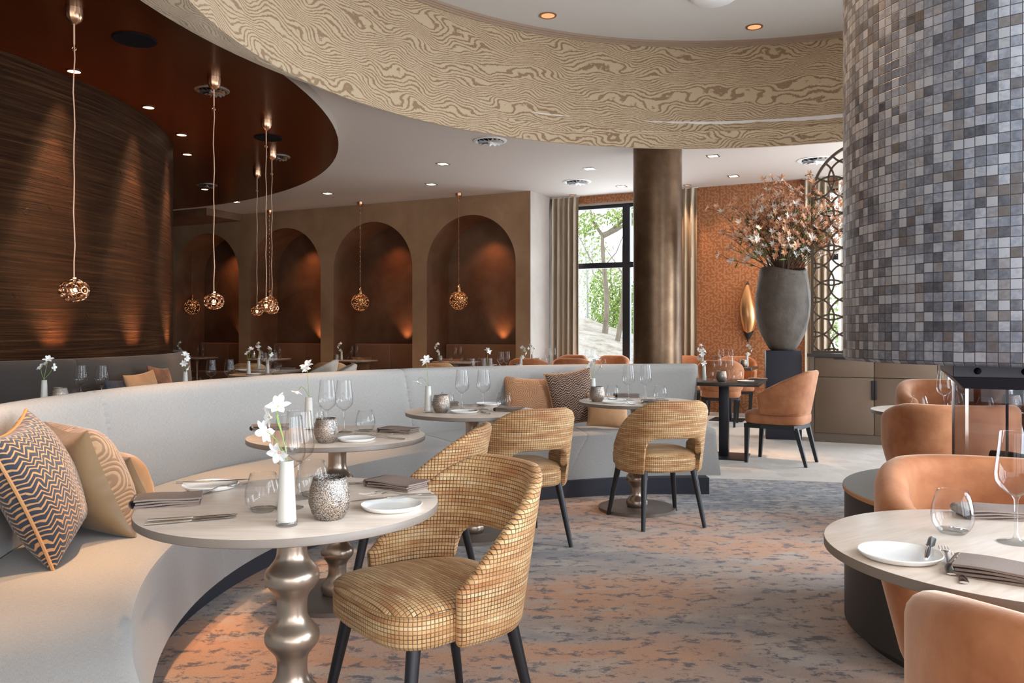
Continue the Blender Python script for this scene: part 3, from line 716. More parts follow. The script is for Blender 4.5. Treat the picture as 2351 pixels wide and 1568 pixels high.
def woven_chair():
    o = thing('woven_tub_chair', '', 'chair', (0, 0, 0), 0, 'woven gold chairs at the round tables')
    fo = 40.0
    ph = [-100 + 46*(q/14)**.8 for q in range(14)] + [-54, -50, -47, -44.5, -42.5, -41.2, -40.4]
    inner = [fo*math.sin(PI/2*(-1+2*q/24)) for q in range(25)]; inner = [p*(.9995) for p in inner]
    phis = ph + inner + [-p for p in reversed(ph)]
    a = lambda z: .248 + .035*min(1, max(0, (z-.34)/.45)); bb = lambda z: .232 + .085*max(0, (z-.34)/.45)
    def zb(p):
        w = abs(p)/fo
        return .335 if w >= 1 else .335 + .228*(1-w**5)**.22
    def zt(p, y):
        t = min(1, max(0, (y+.262)/.33)); return .800 - .292*(t**1.12)
    shell(wrap_cols(phis, a, bb, zb, zt, .021, .82), nz=14).build('back_shell', M['woven'], o, ang=55)
    seat_pad(.345, .468, .436, .262, .200, -.235, .262).build('seat', M['woven'], o, ang=50)
    for sx in (-1, 1):
        leg((sx*.19, .18, .36), (sx*.243, .245, 0), .021, .013).build('leg', M['black'], o)
        leg((sx*.165, -.17, .36), (sx*.207, -.245, 0), .021, .013).build('leg', M['black'], o)
    return o
def velvet_chair():
    o = thing('velvet_dining_chair', '', 'chair', (0, 0, 0), 0, 'orange velvet dining chairs')
    phis = [-106 + 212*q/48 for q in range(49)]
    a = lambda z: .255 + .035*max(0, (z-.45)/.4); bb = lambda z: .240 + .075*max(0, (z-.45)/.4)
    def zt(p, y):
        t = min(1, max(0, (y+.25)/.34)); return .875 - .20*t
    shell(wrap_cols(phis, a, bb, lambda p: .462, zt, .028, .80), nz=10).build('back_shell', M['velvet'], o, ang=55)
    seat_pad(.372, .492, .462, .268, .250, -.262, .285, .5, .014, .007).build('seat', M['velvet'], o, ang=50)
    b = MB(); b.prism([(.245, .26), (-.245, .26), (-.255, .1), (-.235, -.2), (-.14, -.245), (.14, -.245), (.235, -.2), (.255, .1)], .335, .373); b.build('seat_frame', M['black'], o, sm=False)
    for sx in (-1, 1):
        leg((sx*.225, .235, .35), (sx*.205, .25, 0), .021, .014, square=True).build('leg', M['black'], o, sm=False)
        leg((sx*.20, -.205, .35), (sx*.188, -.295, 0), .021, .014, square=True).build('leg', M['black'], o, sm=False)
    return o
def barrel_chair():
    o = thing('velvet_barrel_chair', '', 'armchair', (0, 0, 0), 0, 'velvet barrel armchairs around the fireplace')
    phis = [-128 + 256*q/60 for q in range(61)]
    a = lambda z: .215 + .075*min(1, max(0, (z-.26)/.30)); bb = lambda z: .205 + .085*min(1, max(0, (z-.26)/.34))
    def zt(p, y):
        t = min(1, max(0, (y+.20)/.42)); return .825 - .10*t**1.4
    shell(wrap_cols(phis, a, bb, lambda p: .25, zt, .047, .74), nz=12, k=8).build('barrel_back', M['velvet'], o, ang=60)
    seat_pad(.30, .47, .44, .235, .20, -.20, .27, .5, .018, .006).build('seat', M['velvet'], o, ang=50)
    for sx in (-1, 1):
        leg((sx*.20, .19, .32), (sx*.215, .225, 0), .02, .012).build('leg', M['black'], o)
        leg((sx*.16, -.15, .32), (sx*.185, -.21, 0), .02, .012).build('leg', M['black'], o)
    return o
ZT = .75
def round_table(name='round_table', r=.40, top='wood', turned=True, ztop=ZT):
    o = thing(name, '', 'table', (0, 0, 0), 0, 'round restaurant tables')
    b = MB(); th = .022
    b.lathe([(.001, ztop), (r-.0025, ztop), (r-.0008, ztop-.0006)], 96); b.build('tabletop', M[top], o)
    b = MB(); b.lathe([(r-.0008, ztop-.0006), (r, ztop-.002), (r, ztop-th+.002), (r-.003, ztop-th), (.001, ztop-th)], 96); b.build('table_edge', M['edge'], o)
    b = MB()
    if turned:
        prof = [(.001, .03)]; z = .028
        N = 150
        for k in range(N+1):
            z = .028 + (ztop-th-.028)*k/N; zr = (z-.055)/.1645
            if zr < 3.45: f = zr - math.floor(zr+.5); r_ = .0405 + .0335*math.exp(-(abs(f)/.235)**2.5)
            else: r_ = .0405 + .022*max(0, (z-.655)/.08)**2
            if zr > 3.45: r_ = max(r_, .0405)
            prof.append((r_, z))
        b.lathe(prof, 48)
    else:
        b.lathe([(.03, .02), (.03, .6), (.05, .68), (.12, ztop-th)], 32)
    b.build('pedestal', M['bronze'], o, ang=80)
    b = MB(); b.lathe([(.001, .0285), (.255, .0285), (.262, .026), (.263, .004), (.26, 0), (.001, 0)], 72); b.build('foot_disc', M['base'], o)
    return o
def square_table():
    o = thing('square_pedestal_table', '', 'table', (0, 0, 0), 0, 'dark square tables')
    b = MB(); b.box(-.36, .36, -.36, .36, .715, .75, .003); b.build('tabletop', M['darkwood'], o)
    b = MB(); b.box(-.045, .045, -.045, .045, .01, .716, .003); b.build('column', M['blackmetal'], o)
    b = MB(); b.box(-.23, .23, -.23, .23, .0, .012, .003); b.build('base_plate', M['blackmetal'], o)
    return o

# ------------------------------------------------------------------ curved banquette
def arcsweep(rings, a0, a1, n, xend=None, rnd_=.02, ends=True):
    """rings: (cx,cy,R,z) closed profile, swept from angle a0 to a1 (deg), per-ring end trimmed to x=xend"""
    P = []; cz = sum(r[3] for r in rings)/len(rings); cr = sum(r[2] for r in rings)/len(rings)
    m_ = len(rings); A2 = sum(rings[i][2]*rings[(i+1) % m_][3]-rings[(i+1) % m_][2]*rings[i][3] for i in range(m_)); sg_ = 1 if A2 > 0 else -1; NRM = []
    for i in range(m_):
        p_, q_ = rings[i-1], rings[(i+1) % m_]; tx, tz = q_[2]-p_[2], q_[3]-p_[3]; l_ = math.hypot(tx, tz) or 1; NRM.append((-tz/l_*sg_, tx/l_*sg_))
    st = []
    for q in range(n+1): st.append((q/n, 1.0))
    if ends: st = [(0, .90), (0, .97)] + st + [(1, .97), (1, .90)]
    for (t, sc) in st:
        row = []
        for (x, y, R, z) in rings:
            b0 = a0
            e = a1
            if xend is not None: e = math.degrees(math.acos(max(-1, min(1, (xend-x)/R))))
            a = R_(b0 + (e-b0)*t)
            off = 0
            if sc < 1 and ends:
                k = (rnd_ if sc == .90 else rnd_*.35); i_ = rings.index((x, y, R, z)); nx_, nz_ = NRM[i_]; R2, z2 = R+nx_*k, z+nz_*k
                a_ = R_(b0 + (e-b0)*t); s_ = (.0025 if sc == .90 else rnd_*.5)*(1 if t == 0 else -1)*(1 if e > b0 else -1)/R
                row.append((x+R2*math.cos(a_), y+R2*math.sin(a_), z2)); continue
            # pull the body in a little so the rounded end sits at the true angle
            lim = (rnd_/R)
            aa = a
            if ends:
                lo, hi = R_(min(b0, e))+lim, R_(max(b0, e))-lim; aa = min(max(a, lo), hi)
            row.append((x+R*math.cos(aa), y+R*math.sin(aa), z))
        P.append(row)
    b = MB(); pl = [0]
    for k in range(1, len(rings)+1):
        r0, r1 = rings[k-1], rings[k % len(rings)]; pl.append(pl[-1]+math.hypot(r1[2]-r0[2], r1[3]-r0[3]))
    arcl = [cr*R_(abs(a1-a0))*s[0] for s in st]
    b.grid(P, cv=True, uv=lambda i, j: (arcl[min(i, len(arcl)-1)], pl[j])); b.cap(P[0], True); b.cap(P[-1])
    return b
def banquette():
    o = thing('curved_banquette', 'long curved greige linen banquette on a dark plinth, sweeping around the carpet', 'bench')
    back = [(1.80, 3.44, 3.585, .40), (1.76, 3.42, 3.555, .60), (1.70, 3.37, 3.512, .88), (1.69, 3.36, 3.508, .915), (1.69, 3.36, 3.515, .938), (1.69, 3.36, 3.53, .952), (1.69, 3.36, 3.55, .9585),
            (1.68, 3.35, 3.575, .9585), (1.68, 3.35, 3.595, .952), (1.68, 3.35, 3.61, .936), (1.68, 3.35, 3.615, .91), (1.72, 3.38, 3.66, .12), (1.72, 3.38, 3.60, .12)]
    for (s, e, x) in ((223, 176.6, None), (176.6, 134.7, None), (134.7, 92, 1.585)):
        arcsweep(back, s, e, 44, x).build('backrest', M['linen'], o, ang=50)
    seat = [(1.45, 3.445, 2.735, .128), (1.62, 3.38, 2.905, .33), (1.70, 3.345, 2.965, .425), (1.71, 3.34, 2.975, .446), (1.71, 3.34, 2.99, .458), (1.71, 3.34, 3.02, .466), (1.74, 3.38, 3.25, .473), (1.80, 3.44, 3.58, .468), (1.80, 3.44, 3.60, .44), (1.72, 3.38, 3.50, .128)]
    for (s, e, x) in ((223, 177, None), (177, 134, None), (134, 112.5, None), (112.5, 92, 1.60)):
        arcsweep(seat, s, e, 40, x, .007).build('seat', M['linen'], o, ang=40)
    pl = [(1.275, 3.43, 2.645, .0), (1.275, 3.43, 2.645, .129), (1.5, 3.4, 3.35, .129), (1.5, 3.4, 3.35, 0)]
    arcsweep(pl, 223, 90, 90, 1.485, ends=False).build('plinth', M['navy'], o, ang=30)
banquette()

# dark bench around the plaster core
def core_bench():
    o = thing('curved_leather_bench', 'dark grey leatherette bench curving along the combed plaster wall', 'bench')
    c = (-8.04, 7.79)
    bk = [(*c, 4.62, .40), (*c, 4.575, .93), (*c, 4.56, .985), (*c, 4.54, 1.005), (*c, 4.47, 1.005), (*c, 4.41, .99), (*c, 4.41, .10), (*c, 4.62, .10)]
    for (s, e) in ((-72, -14), (-14, 12), (12, 26), (26, 72)): arcsweep(bk, s, e, 40, None, .01).build('backrest', M['leather'], o, ang=45)
    st = [(*c, 5.10, .10), (*c, 5.13, .40), (*c, 5.11, .455), (*c, 5.06, .47), (*c, 4.60, .475), (*c, 4.60, .10)]
    for (s, e) in ((-72, -14), (-14, 20), (20, 72)): arcsweep(st, s, e, 40, None, .008).build('seat', M['leather'], o, ang=45)
    pl = [(*c, 5.04, 0), (*c, 5.04, .11), (*c, 4.5, .11), (*c, 4.5, 0)]
    arcsweep(pl, -72, 72, 80, None, ends=False).build('plinth', M['black'], o, ang=30)
core_bench()
# benches inside the niches
for q, (s0, s1) in enumerate(NI):
    lab = ['brown upholstered bench in the niche nearest the window', 'brown upholstered bench in the second niche from the window', 'brown upholstered bench in the third niche from the window', 'shadowed brown bench in the niche behind the plaster wall'][q]
    o = thing('niche_bench', lab, 'bench', W((s0+s1)/2, .7, 0), math.atan2(.4242, -.9056)+PI, 'niche benches'); o.rotation_euler.z = math.atan2(-.4242, .9056)
    L = (s1-s0)/2-.015
    b = MB(); b.box(-L, -.02, -.10, .04, .42, 1.03, .03, 3); b.build('backrest', M['brownfab'], o)
    b = MB(); b.box(-.02, L, -.10, .04, .42, 1.03, .03, 3); b.build('backrest', M['brownfab'], o)
    b = MB(); b.box(-L, L, -.52, .04, .10, .46, .03, 3); b.build('seat', M['brownfab'], o)
    b = MB(); b.box(-L, L, -.47, .04, 0, .11); b.build('plinth', M['black'], o)

# ------------------------------------------------------------------ cushions
def cushion(name, w, h, th, mat, loc, rot, label, back=None, pipe=None, pinch=.09, n=22, group='cushions'):
    o = thing(name, label, 'cushion', loc, 0, group)
    E_ = Matrix(rot).transposed() if isinstance(rot, (list, tuple)) and len(rot) == 3 and hasattr(rot[0], '__len__') else None
    o.rotation_euler = E_.to_euler() if E_ else rot
    def pt(u, v, s):
        k = (1-pinch*(1-v*v)*abs(u)**3); k2 = (1-pinch*(1-u*u)*abs(v)**3)
        t = max(0, (1-u*u)*(1-v*v))**.42 * th/2
        wr = 1 + .10*mnoise.noise(Vector((u*2.2+w*9, v*2.2, h*7)))
        return (w/2*u*k, s*t*wr, h/2*v*k2)
    U = [math.sin(PI/2*(-1+2*q/n)) for q in range(n+1)]
    for s, m, nm in ((-1, mat, 'front_cover'), (1, back or mat, 'back_cover')):
        b = MB(); b.grid([[pt(u, v, s) for v in U] for u in U], uv=lambda i, j: (w/2*U[min(i, n)], h/2*U[min(j, n)])); b.build(nm, m, o, ang=80)
    if pipe:
        b = MB(); ring = [pt(u, -1, 1) for u in U] + [pt(1, v, 1) for v in U[1:]] + [pt(u, 1, 1) for u in reversed(U[:-1])] + [pt(-1, v, 1) for v in reversed(U[1:-1])]
        b.tube(ring, .006, 6, False, True); b.build('piping', pipe, o)
    return o
def cush(name, near, facing, lean, w, h, th, mat, label, roll=0, zs=.47, **kw):
    """stands on its lower edge at floor point `near` (centre of that edge), facing direction (deg), leaning back by lean deg, rolled in its own plane"""
    f0 = Vector((math.cos(R_(facing)), math.sin(R_(facing)), 0)); L = R_(lean)
    f = f0*math.cos(L) + Vector((0, 0, 1))*math.sin(L); up = Vector((0, 0, 1))*math.cos(L) - f0*math.sin(L)
    x = up.cross(f)
    if roll:
        r = R_(roll); up, x = up*math.cos(r) + x*math.sin(r), x*math.cos(r) - up*math.sin(r)
    y = -f; Mx = Matrix((x, y, up)).transposed()
    hh = h/2*math.cos(R_(abs(roll))) + w/2*math.sin(R_(abs(roll)))
    ctr = Vector((near[0], near[1], zs)) + (Vector((0, 0, 1))*math.cos(L) - f0*math.sin(L))*hh
    o = cushion(name, w, h, th, mat, ctr, (0, 0, 0), label, **kw); o.rotation_euler = Mx.to_euler()
    return o
cush('zigzag_cushion', (-1.49, 2.72), 15, 22, .46, .46, .21, M['zigzag'], 'large navy and orange zigzag cushion with piped edge, nearest on the banquette', pipe=M['piping'], roll=-7, pinch=.13)
cush('navy_cushion', (-1.52, 2.24), 14, 22, .46, .42, .14, M['navyfab'], 'plain dark navy cushion cut by the frame edge, before the large zigzag cushion')
cush('satin_cushion', (-1.53, 3.08), 48, 22, .42, .44, .24, M['arcs'], 'gold arc-pattern cushion with smooth bronze satin back, second on the banquette', back=M['satin'], pinch=.12)
cush('tan_cushion', (-1.66, 3.60), 46, 24, .28, .24, .14, M['velvet_tan'], 'small tan cushion half hidden behind the gold arc cushion', back=M['satin'])
cush('orange_cushion', (-1.84, 3.22), 3, 8, .40, .44, .10, M['arcs2'], 'orange cushion of which only a corner shows behind the gold arc cushion', roll=0)
x, y = onz(1222, 985, .47)
cush('orange_cushion', (.155, 6.36), -76, 16, .43, .40, .13, M['arcs2'], 'orange arc-pattern cushion leaning left of the small zigzag cushion', roll=4)
cush('zigzag_cushion', (.49, 6.34), -80, 14, .38, .44, .13, M['zigzag'], 'small navy and orange zigzag cushion between two plain orange-toned cushions', roll=-8, pipe=M['piping'])
cush('tan_cushion', (.76, 6.24), -82, 30, .34, .28, .13, M['velvet_tan'], 'tan velvet cushion slumped under the farthest banquette table', roll=6)
# cushions on the dark bench
cush('copper_cushion', (-3.17, 7.05), -9, 14, .44, .40, .13, M['velvet_tan'], 'plain copper cushion on the dark leatherette bench', roll=-4, zs=.475)
cush('fur_cushion', (-3.24, 7.55), -2, 12, .40, .42, .13, M['fur'], 'shaggy dark brown cushion beside the copper cushion', roll=6, zs=.475)
cush('navy_cushion', (-3.28, 6.84), -10, 10, .38, .36, .12, M['navyfab'], 'dark navy cushion half hidden behind the plain copper cushion', zs=.475)
# ================================================================== TABLEWARE PROTOTYPES
def wine_glass():
    o = thing('wine_glass', '', 'wine glass', (0, 0, 0), 0, 'stemmed wine glasses on the tables')
    out = [(.008, .104), (.018, .110), (.034, .123), (.0405, .136), (.0425, .150), (.0405, .175), (.0365, .205), (.0325, .246)]
    inn = [(.0317, .2462), (.0315, .245)]; out = [(.001, .1035)] + out
    b = MB(); b.lathe(out + inn, 36); b.build('bowl', M['glass'], o, ang=70)
    b = MB(); b.lathe([(.001, .105), (.009, .104), (.0045, .095), (.0036, .07), (.0040, .02), (.008, .008), (.022, .004), (.037, .002), (.038, .0008), (.037, 0), (.001, 0)], 28); b.build('stem', M['thick'], o, ang=60)
    return o
def tumbler():
    o = thing('water_tumbler', '', 'drinking glass', (0, 0, 0), 0, 'rounded stemless water glasses')
    out = [(.027, .001), (.036, .010), (.044, .026), (.0465, .042), (.0445, .062), (.039, .082), (.0325, .100)]
    inn = [(.0316, .1002), (.0313, .099)]
    b = MB(); b.lathe(out + inn, 36); b.build('bowl', M['glass'], o, ang=70)
    b = MB(); b.lathe([(.001, .0105), (.02, .0105), (.033, .0095), (.0275, .0015), (.025, 0), (.001, 0)], 28); b.build('thick_base', M['thick'], o, ang=60)
    return o
def candle_holder():
    o = thing('candle_holder', '', 'candle holder', (0, 0, 0), 0, 'speckled mercury glass tea light holders')
    out = [(.001, 0), (.032, 0), (.036, .004), (.045, .018), (.0515, .040), (.0525, .055), (.049, .078), (.0435, .097), (.0420, .104)]
    b = MB(); b.lathe(out + [(.0395, .105), (.0400, .097), (.047, .06), (.045, .03), (.03, .012), (.001, .010)], 40, wob=lambda a, z: 1+.012*math.sin(3*a+z*60)); b.build('cup', M['mercury'], o, ang=60)
    b = MB(); b.lathe([(.001, .01), (.018, .01), (.018, .026), (.001, .026)], 20); b.build('tea_light', M['china'], o)
    return o
def vase():
    o = thing('bud_vase', '', 'vase', (0, 0, 0), 0, 'slim ivory bud vases')
    b = MB(); b.lathe([(.001, .010), (.0235, .011), (.0225, .03), (.0185, .12), (.0165, .150), (.0168, .157), (.0140, .157), (.014, .10), (.001, .09)], 32); b.build('body', M['ceramic'], o, ang=60)
    b = MB(); b.lathe([(.001, 0), (.025, 0), (.0262, .003), (.0255, .012), (.0235, .014), (.001, .0108)], 32); b.build('glass_foot', M['thick'], o, ang=60)
    return o
_bl = None
def blossom_mesh():
    global _bl
    if _bl: return _bl
    b = MB(); rg = random.Random(5)
    for k in range(6):
        a = 2*PI*k/6 + rg.uniform(-.2, .2); L = .027*rg.uniform(.85, 1.1); lift = rg.uniform(.2, .9); rows = []
        for i in range(6):
            t = i/5; w = .0085*math.sin(PI*min(1, .12+t*.86))**.8; rr = .002 + L*t; z = L*(lift*t - .55*t*t*lift)
            rows.append([(rr*math.cos(a)-w*q*math.sin(a), rr*math.sin(a)+w*q*math.cos(a), z + .0022*abs(q)) for q in (-1, -.5, 0, .5, 1)])
        b.grid(rows)
    _bl = b.mesh('blossom'); _bl.materials.append(M['petal']); return _bl
def centre_mesh():
    b = MB(); b.lathe([(.001, -.004), (.003, -.002), (.003, .003), (.001, .005)], 8); m = b.mesh('pistil'); m.materials.append(M['peach']); return m
_cm = []
def sprig(var):
    o = thing('flower_sprig', '', 'flowers', (0, 0, 0), 0, 'white blossom sprigs in the bud vases')
    S = [([((0, 0, .03), (.002, 0, .15), (-.012, 0, .22), (-.03, .0, .285)), ((-.004, 0, .17), (-.03, .004, .205), (-.052, .006, .222)), ((-.012, 0, .22), (-.02, -.01, .26), (-.012, -.016, .285))],
          [((-.032, 0, .29), (-.5, -.3, .8), 1.2), ((-.055, .006, .225), (-.9, .1, -.2), 1.1), ((-.012, -.017, .288), (.3, -.6, .7), 1.0), ((-.036, -.012, .262), (-.6, -.7, .1), 1.05), ((-.014, -.008, .178), (-.1, -.8, -.3), 1.15)]),
         ([((0, 0, .03), (.002, 0, .15), (-.004, 0, .23), (-.010, .0, .30)), ((0, 0, .16), (-.022, .0, .196), (-.046, .004, .205), (-.060, .005, .19))],
          [((-.010, 0, .305), (0, -.6, .8), 1.25), ((-.062, .005, .185), (-.4, -.2, -.9), 1.05), ((-.016, .006, .292), (-.7, .2, .5), 1.0)]),
         ([((0, 0, .03), (-.002, 0, .15), (.008, 0, .22), (.022, .0, .285)), ((0, 0, .165), (.03, .0, .20), (.05, .0, .235)), ((0, 0, .16), (-.015, 0, .2), (-.02, 0, .235))],
          [((.023, 0, .29), (.2, -.5, .8), 1.2), ((.052, 0, .238), (.8, -.2, .2), 1.05), ((-.02, 0, .24), (-.5, -.5, .6), 1.0), ((.012, .008, .268), (-.5, -.4, .5), .95)])][var]
    if not _cm: _cm.append(centre_mesh())
    b = MB()
    for pts in S[0]:
        v = [Vector(p) for p in pts]; fine = []
        for i in range(len(v)-1):
            for q in range(4):
                t = q/4; p0 = v[max(0, i-1)]; p1, p2 = v[i], v[i+1]; p3 = v[min(len(v)-1, i+2)]
                fine.append(.5*((2*p1)+(-p0+p2)*t+(2*p0-5*p1+4*p2-p3)*t*t+(-p0+3*p1-3*p2+p3)*t**3))
        fine.append(v[-1]); b.tube(fine, .0013, 6)
    b.build('stem', M['stem'], o)
    for p, d, sc in S[1]:
        f = bpy.data.objects.new('blossom', blossom_mesh()); COL.objects.link(f); f.location = p; f.scale = (sc,)*3
        f.rotation_euler = Vector(d).to_track_quat('Z', 'Y').to_euler(); adopt(o, f)
        c = bpy.data.objects.new('pistil', _cm[0]); COL.objects.link(c); adopt(f, c)
    return o
def plate():
    b = MB(); b.lathe([(.001, .004), (.055, .004), (.066, .006), (.078, .013), (.080, .0145), (.0815, .013), (.074, .004), (.062, 0), (.001, 0)], 48)
    return tag(b.build('side_plate', M['china'], ang=60), '', 'plate', 'small white side plates')
def flat_sweep(pts, w, t, n=10):
    """pts (x,z) along the tool with half width w(s), thickness t(s)"""
    rows = []
    for i, (x, z) in enumerate(pts):
        s = i/(len(pts)-1); a, h = w(s), t(s)
        rows.append([(x, a*math.cos(2*PI*k/n), z + h*math.sin(2*PI*k/n)) for k in range(n)])
    b = MB(); b.grid(rows, cv=True); b.cap(rows[0], True); b.cap(rows[-1]); return b
def knife():
    o = thing('table_knife', '', 'knife', (0, 0, 0), 0, 'steel table knives')
    flat_sweep([(-.105+.105*k/10, .004) for k in range(11)], lambda s: .0035+.003*math.sin(PI*min(1, .1+.9*(1-s))), lambda s: .003).build('handle', M['steel'], o)
    flat_sweep([(.105*k/12, .004) for k in range(13)], lambda s: max(.0008, .0088*(min(1, .55+s*3) if s < .75 else math.sqrt(max(0, 1-((s-.75)/.25)**2)))), lambda s: .0012).build('blade', M['steel'], o)
    return o
def fork():
    o = thing('table_fork', '', 'fork', (0, 0, 0), 0, 'steel table forks')
    Z = lambda x: .004 + .010*math.exp(-((x-.035)/.035)**2) + (.006*max(0, (x-.06)/.04)**2)
    flat_sweep([(x, Z(x)) for x in [-.10+.155*k/16 for k in range(17)]], lambda s: .0062*(1-s)**1.2+.0024+(.008*max(0, (s-.82)/.18)), lambda s: .0018).build('handle', M['steel'], o)
    b = MB()
    for q in (-1.5, -.5, .5, 1.5): b.tube([(.05, q*.0055, Z(.05)), (.06, q*.0058, Z(.06)), (.08, q*.0058, Z(.08)), (.098, q*.0056, Z(.098))], lambda s: .0017-.0009*s, 6)
    b.build('tines', M['steel'], o); return o
def spoon():
    o = thing('table_spoon', '', 'spoon', (0, 0, 0), 0, 'steel spoons')
    flat_sweep([(x, .004+.008*math.exp(-((x-.03)/.03)**2)) for x in [-.10+.15*k/14 for k in range(15)]], lambda s: .006*(1-s)+.0024, lambda s: .0018).build('handle', M['steel'], o)
    b = MB(); n = 20
    for sg, f in ((1, False), (0.86, True)):
        b.grid([[(.072+.030*r*math.cos(2*PI*i/n), .0185*r*math.sin(2*PI*i/n), .004+(.010 if sg == 1 else .0106)*(r*r)-.001) for r in (.02, .4, .7, .9, 1.0)] for i in range(n)], cu=True)
    b.build('bowl', M['steel'], o); return o
def napkin():
    b = MB()
    for k, (w, h, z, dx, dy, r) in enumerate([(.165, .098, .0045, 0, 0, 0), (.160, .094, .0105, -.002, .001, .02), (.157, .093, .0165, .001, -.001, -.02), (.168, .100, .0225, .001, .001, .012)]):
        rows = []; Mx = Matrix.Rotation(r, 4, 'Z')
        for i in range(13):
            for _ in (0,):
                u = -1+2*i/12; rows.append([Mx @ Vector((w/2*u+dx, h/2*v+dy, z + .0016*math.sin(u*3+k)+.0012*math.cos(v*4+k)*abs(v))) for v in [-1+2*j/8 for j in range(9)]])
        top = rows; bot = [[p - Vector((0, 0, .0044)) for p in r_] for r_ in rows]
        b.grid(top); b.grid(bot)
        edge = [top[i][0] for i in range(13)] + [top[12][j] for j in range(1, 9)] + [top[i][8] for i in range(11, -1, -1)] + [top[0][j] for j in range(7, 0, -1)]
        eb = [p - Vector((0, 0, .0044)) for p in edge]; b.grid([edge, eb], cv=True)
    n = 10; b.grid([[(-.084-.0115*math.sin(PI*j/n), -.049+.098*i/6, .0125-.0115*math.cos(PI*j/n)) for j in range(n+1)] for i in range(7)])
    return tag(b.build('folded_napkin', M['napkin'], ang=50), '', 'napkin', 'folded taupe napkins')

WG, TU, CA, VA, PL, KN, FK, SP, NA = wine_glass(), tumbler(), candle_holder(), vase(), plate(), knife(), fork(), spoon(), napkin()
SG = [sprig(0), sprig(1), sprig(2)]
RT, RTN, ST_ = round_table(), round_table(turned=False), square_table()
WC, VC, BC = woven_chair(), velvet_chair(), barrel_chair()
GC = dup(VC, (0, 0, 0), 0, '', 'pale grey upholstered chairs'); _k = KIDS[GC.name]; GC.name = 'grey_tub_chair'; KIDS[GC.name] = _k
for c in KIDS[GC.name]:
    if c.data.materials[0] == M['velvet']: c.data = c.data.copy(); c.data.materials[0] = M['greyfab']
C0 = .006
def face(dx, dy): return math.atan2(dy, dx) - PI/2
def P3(px, py, z=ZT): x, y = onz(px, py, z); return (x, y, z)
def pY(px, Y, z=ZT): return ((px-CX)/F*Y, Y, z)

# ================================================================== TABLES AND CHAIRS
T = {}
def tbl(key, proto, x, y, label, rz=0, z=0.0, scale=None):
    T[key] = (x, y); return place(proto, (x, y, z), rz, label, scale=scale)
tbl('1', RT, -.605, 2.217, 'round oak-topped table with twisted bronze pedestal, nearest to the banquette cushions'); tbl('2', RT, -.799, 3.685, 'second round table along the banquette, with pale vase of drooping blossom')
tbl('3', RT, -.238, 4.84, 'third round table along the banquette, before the orange arc-pattern cushion'); tbl('4', RT, .86, 5.55, 'farthest round table along the banquette, behind the chair shown from behind')
tbl('5', RT, 1.10, 1.735, 'round white-lit table between two orange barrel armchairs, before the tiled hood', rz=.6); tbl('6', RT, 2.60, 4.86, 'round table beyond the glass fire, mostly hidden by an armchair', rz=1.2)
tbl('7', ST_, 2.10, 7.98, 'dark square pedestal table beside the end of the banquette', rz=math.atan2(-.375, .927)); tbl('8', ST_, 3.05, 11.35, 'dark square table in front of the copper wallpaper', rz=math.atan2(WD.y, WD.x))
tbl('w1', ST_, .42, 12.05, 'dark window table nearest the stucco wall end', rz=math.atan2(WD.y, WD.x)); tbl('w2', ST_, 1.36, 11.75, 'dark window table nearest the bronze pillar', rz=math.atan2(WD.y, WD.x))
for k, px, Y, l in [('n4', 1048, 13.45, 'round table in the niche nearest the window'), ('n3', 815, 14.1, 'round table in the second niche from the window'), ('n2', 618, 14.9, 'round table in the third niche from the window'), ('n1', 452, 15.75, 'round table in the niche behind the plaster wall')]:
    x, y, _ = pY(px, Y); tbl(k, RTN, x, y, l)
for k, x, y, l in [('a', -2.95, 5.50, 'round table at the dark leatherette bench, nearest'), ('b', -2.52, 6.78, 'round table at the dark bench by the copper cushion'), ('c', -2.83, 9.25, 'crowded round table near the end of the dark bench'),
                   ('d', -3.10, 10.35, 'round table with napkins behind the crowded one'), ('m', -.30, 7.25, 'round table right behind the linen banquette'), ('n', .02, 9.95, 'round table between the banquette and the window tables')]:
    tbl(k, RTN, x, y, l)
place(WC, (-.245, 2.47, C0), face(-.786, -.62), 'woven gold tub chair at the nearest round table, shown from its front side')
place(WC, (-.43, 3.66, C0), face(-.99, .13), 'woven gold tub chair seen side on, behind the nearest chair')
place(WC, (.04, 4.69, C0), face(-.45, .89), 'woven gold tub chair at the third table, its back turned with slot showing')
place(WC, (.94, 5.21, C0), face(-.25, .968), 'woven gold tub chair seen squarely from behind, before the farthest banquette table')
for px, Y, dx, dy, l in [(1000, 11.75, -.2, 1, 'woven chair back before the niche nearest the window'), (762, 11.9, -.1, 1, 'woven chair back before the third niche, behind the grey chairs'), (572, 11.6, -.3, 1, 'woven chair back beyond the crowded far table')]:
    x, y, _ = pY(px, Y); place(WC, (x, y, 0), face(dx, dy), l)
x, y, _ = pY(716, 10.55); place(GC, (x, y, 0), face(-1, -.15), 'pale grey upholstered chair, taller looking of the pair behind the banquette')
x, y, _ = pY(758, 10.0); place(GC, (x, y, 0), face(-1, -.25), 'pale grey upholstered chair, lower looking of the pair behind the banquette', scale=.96)
place(VC, (2.535, 7.635, 0), face(-.82, .57), 'orange velvet chair in front of the clay urn plinth, at the black square table')
place(VC, (2.79, 10.78, 0), face(.3, .95), 'orange velvet chair with its back to us at the wallpaper table')
place(VC, (3.33, 11.98, 0), face(-.3, -.95), 'orange velvet chair against the copper wallpaper, under the gold leaf sconce')
place(VC, (2.70, 12.22, 0), face(.05, -1), 'orange velvet chair against the wallpaper, next to the pillar curtain')
place(VC, (.275, 11.44, 0), face(.25, .97), 'orange velvet chair back behind the banquette, nearest the stucco wall end'); place(VC, (.90, 11.38, 0), face(.3, .95), 'orange velvet chair back behind the banquette, in front of the window')
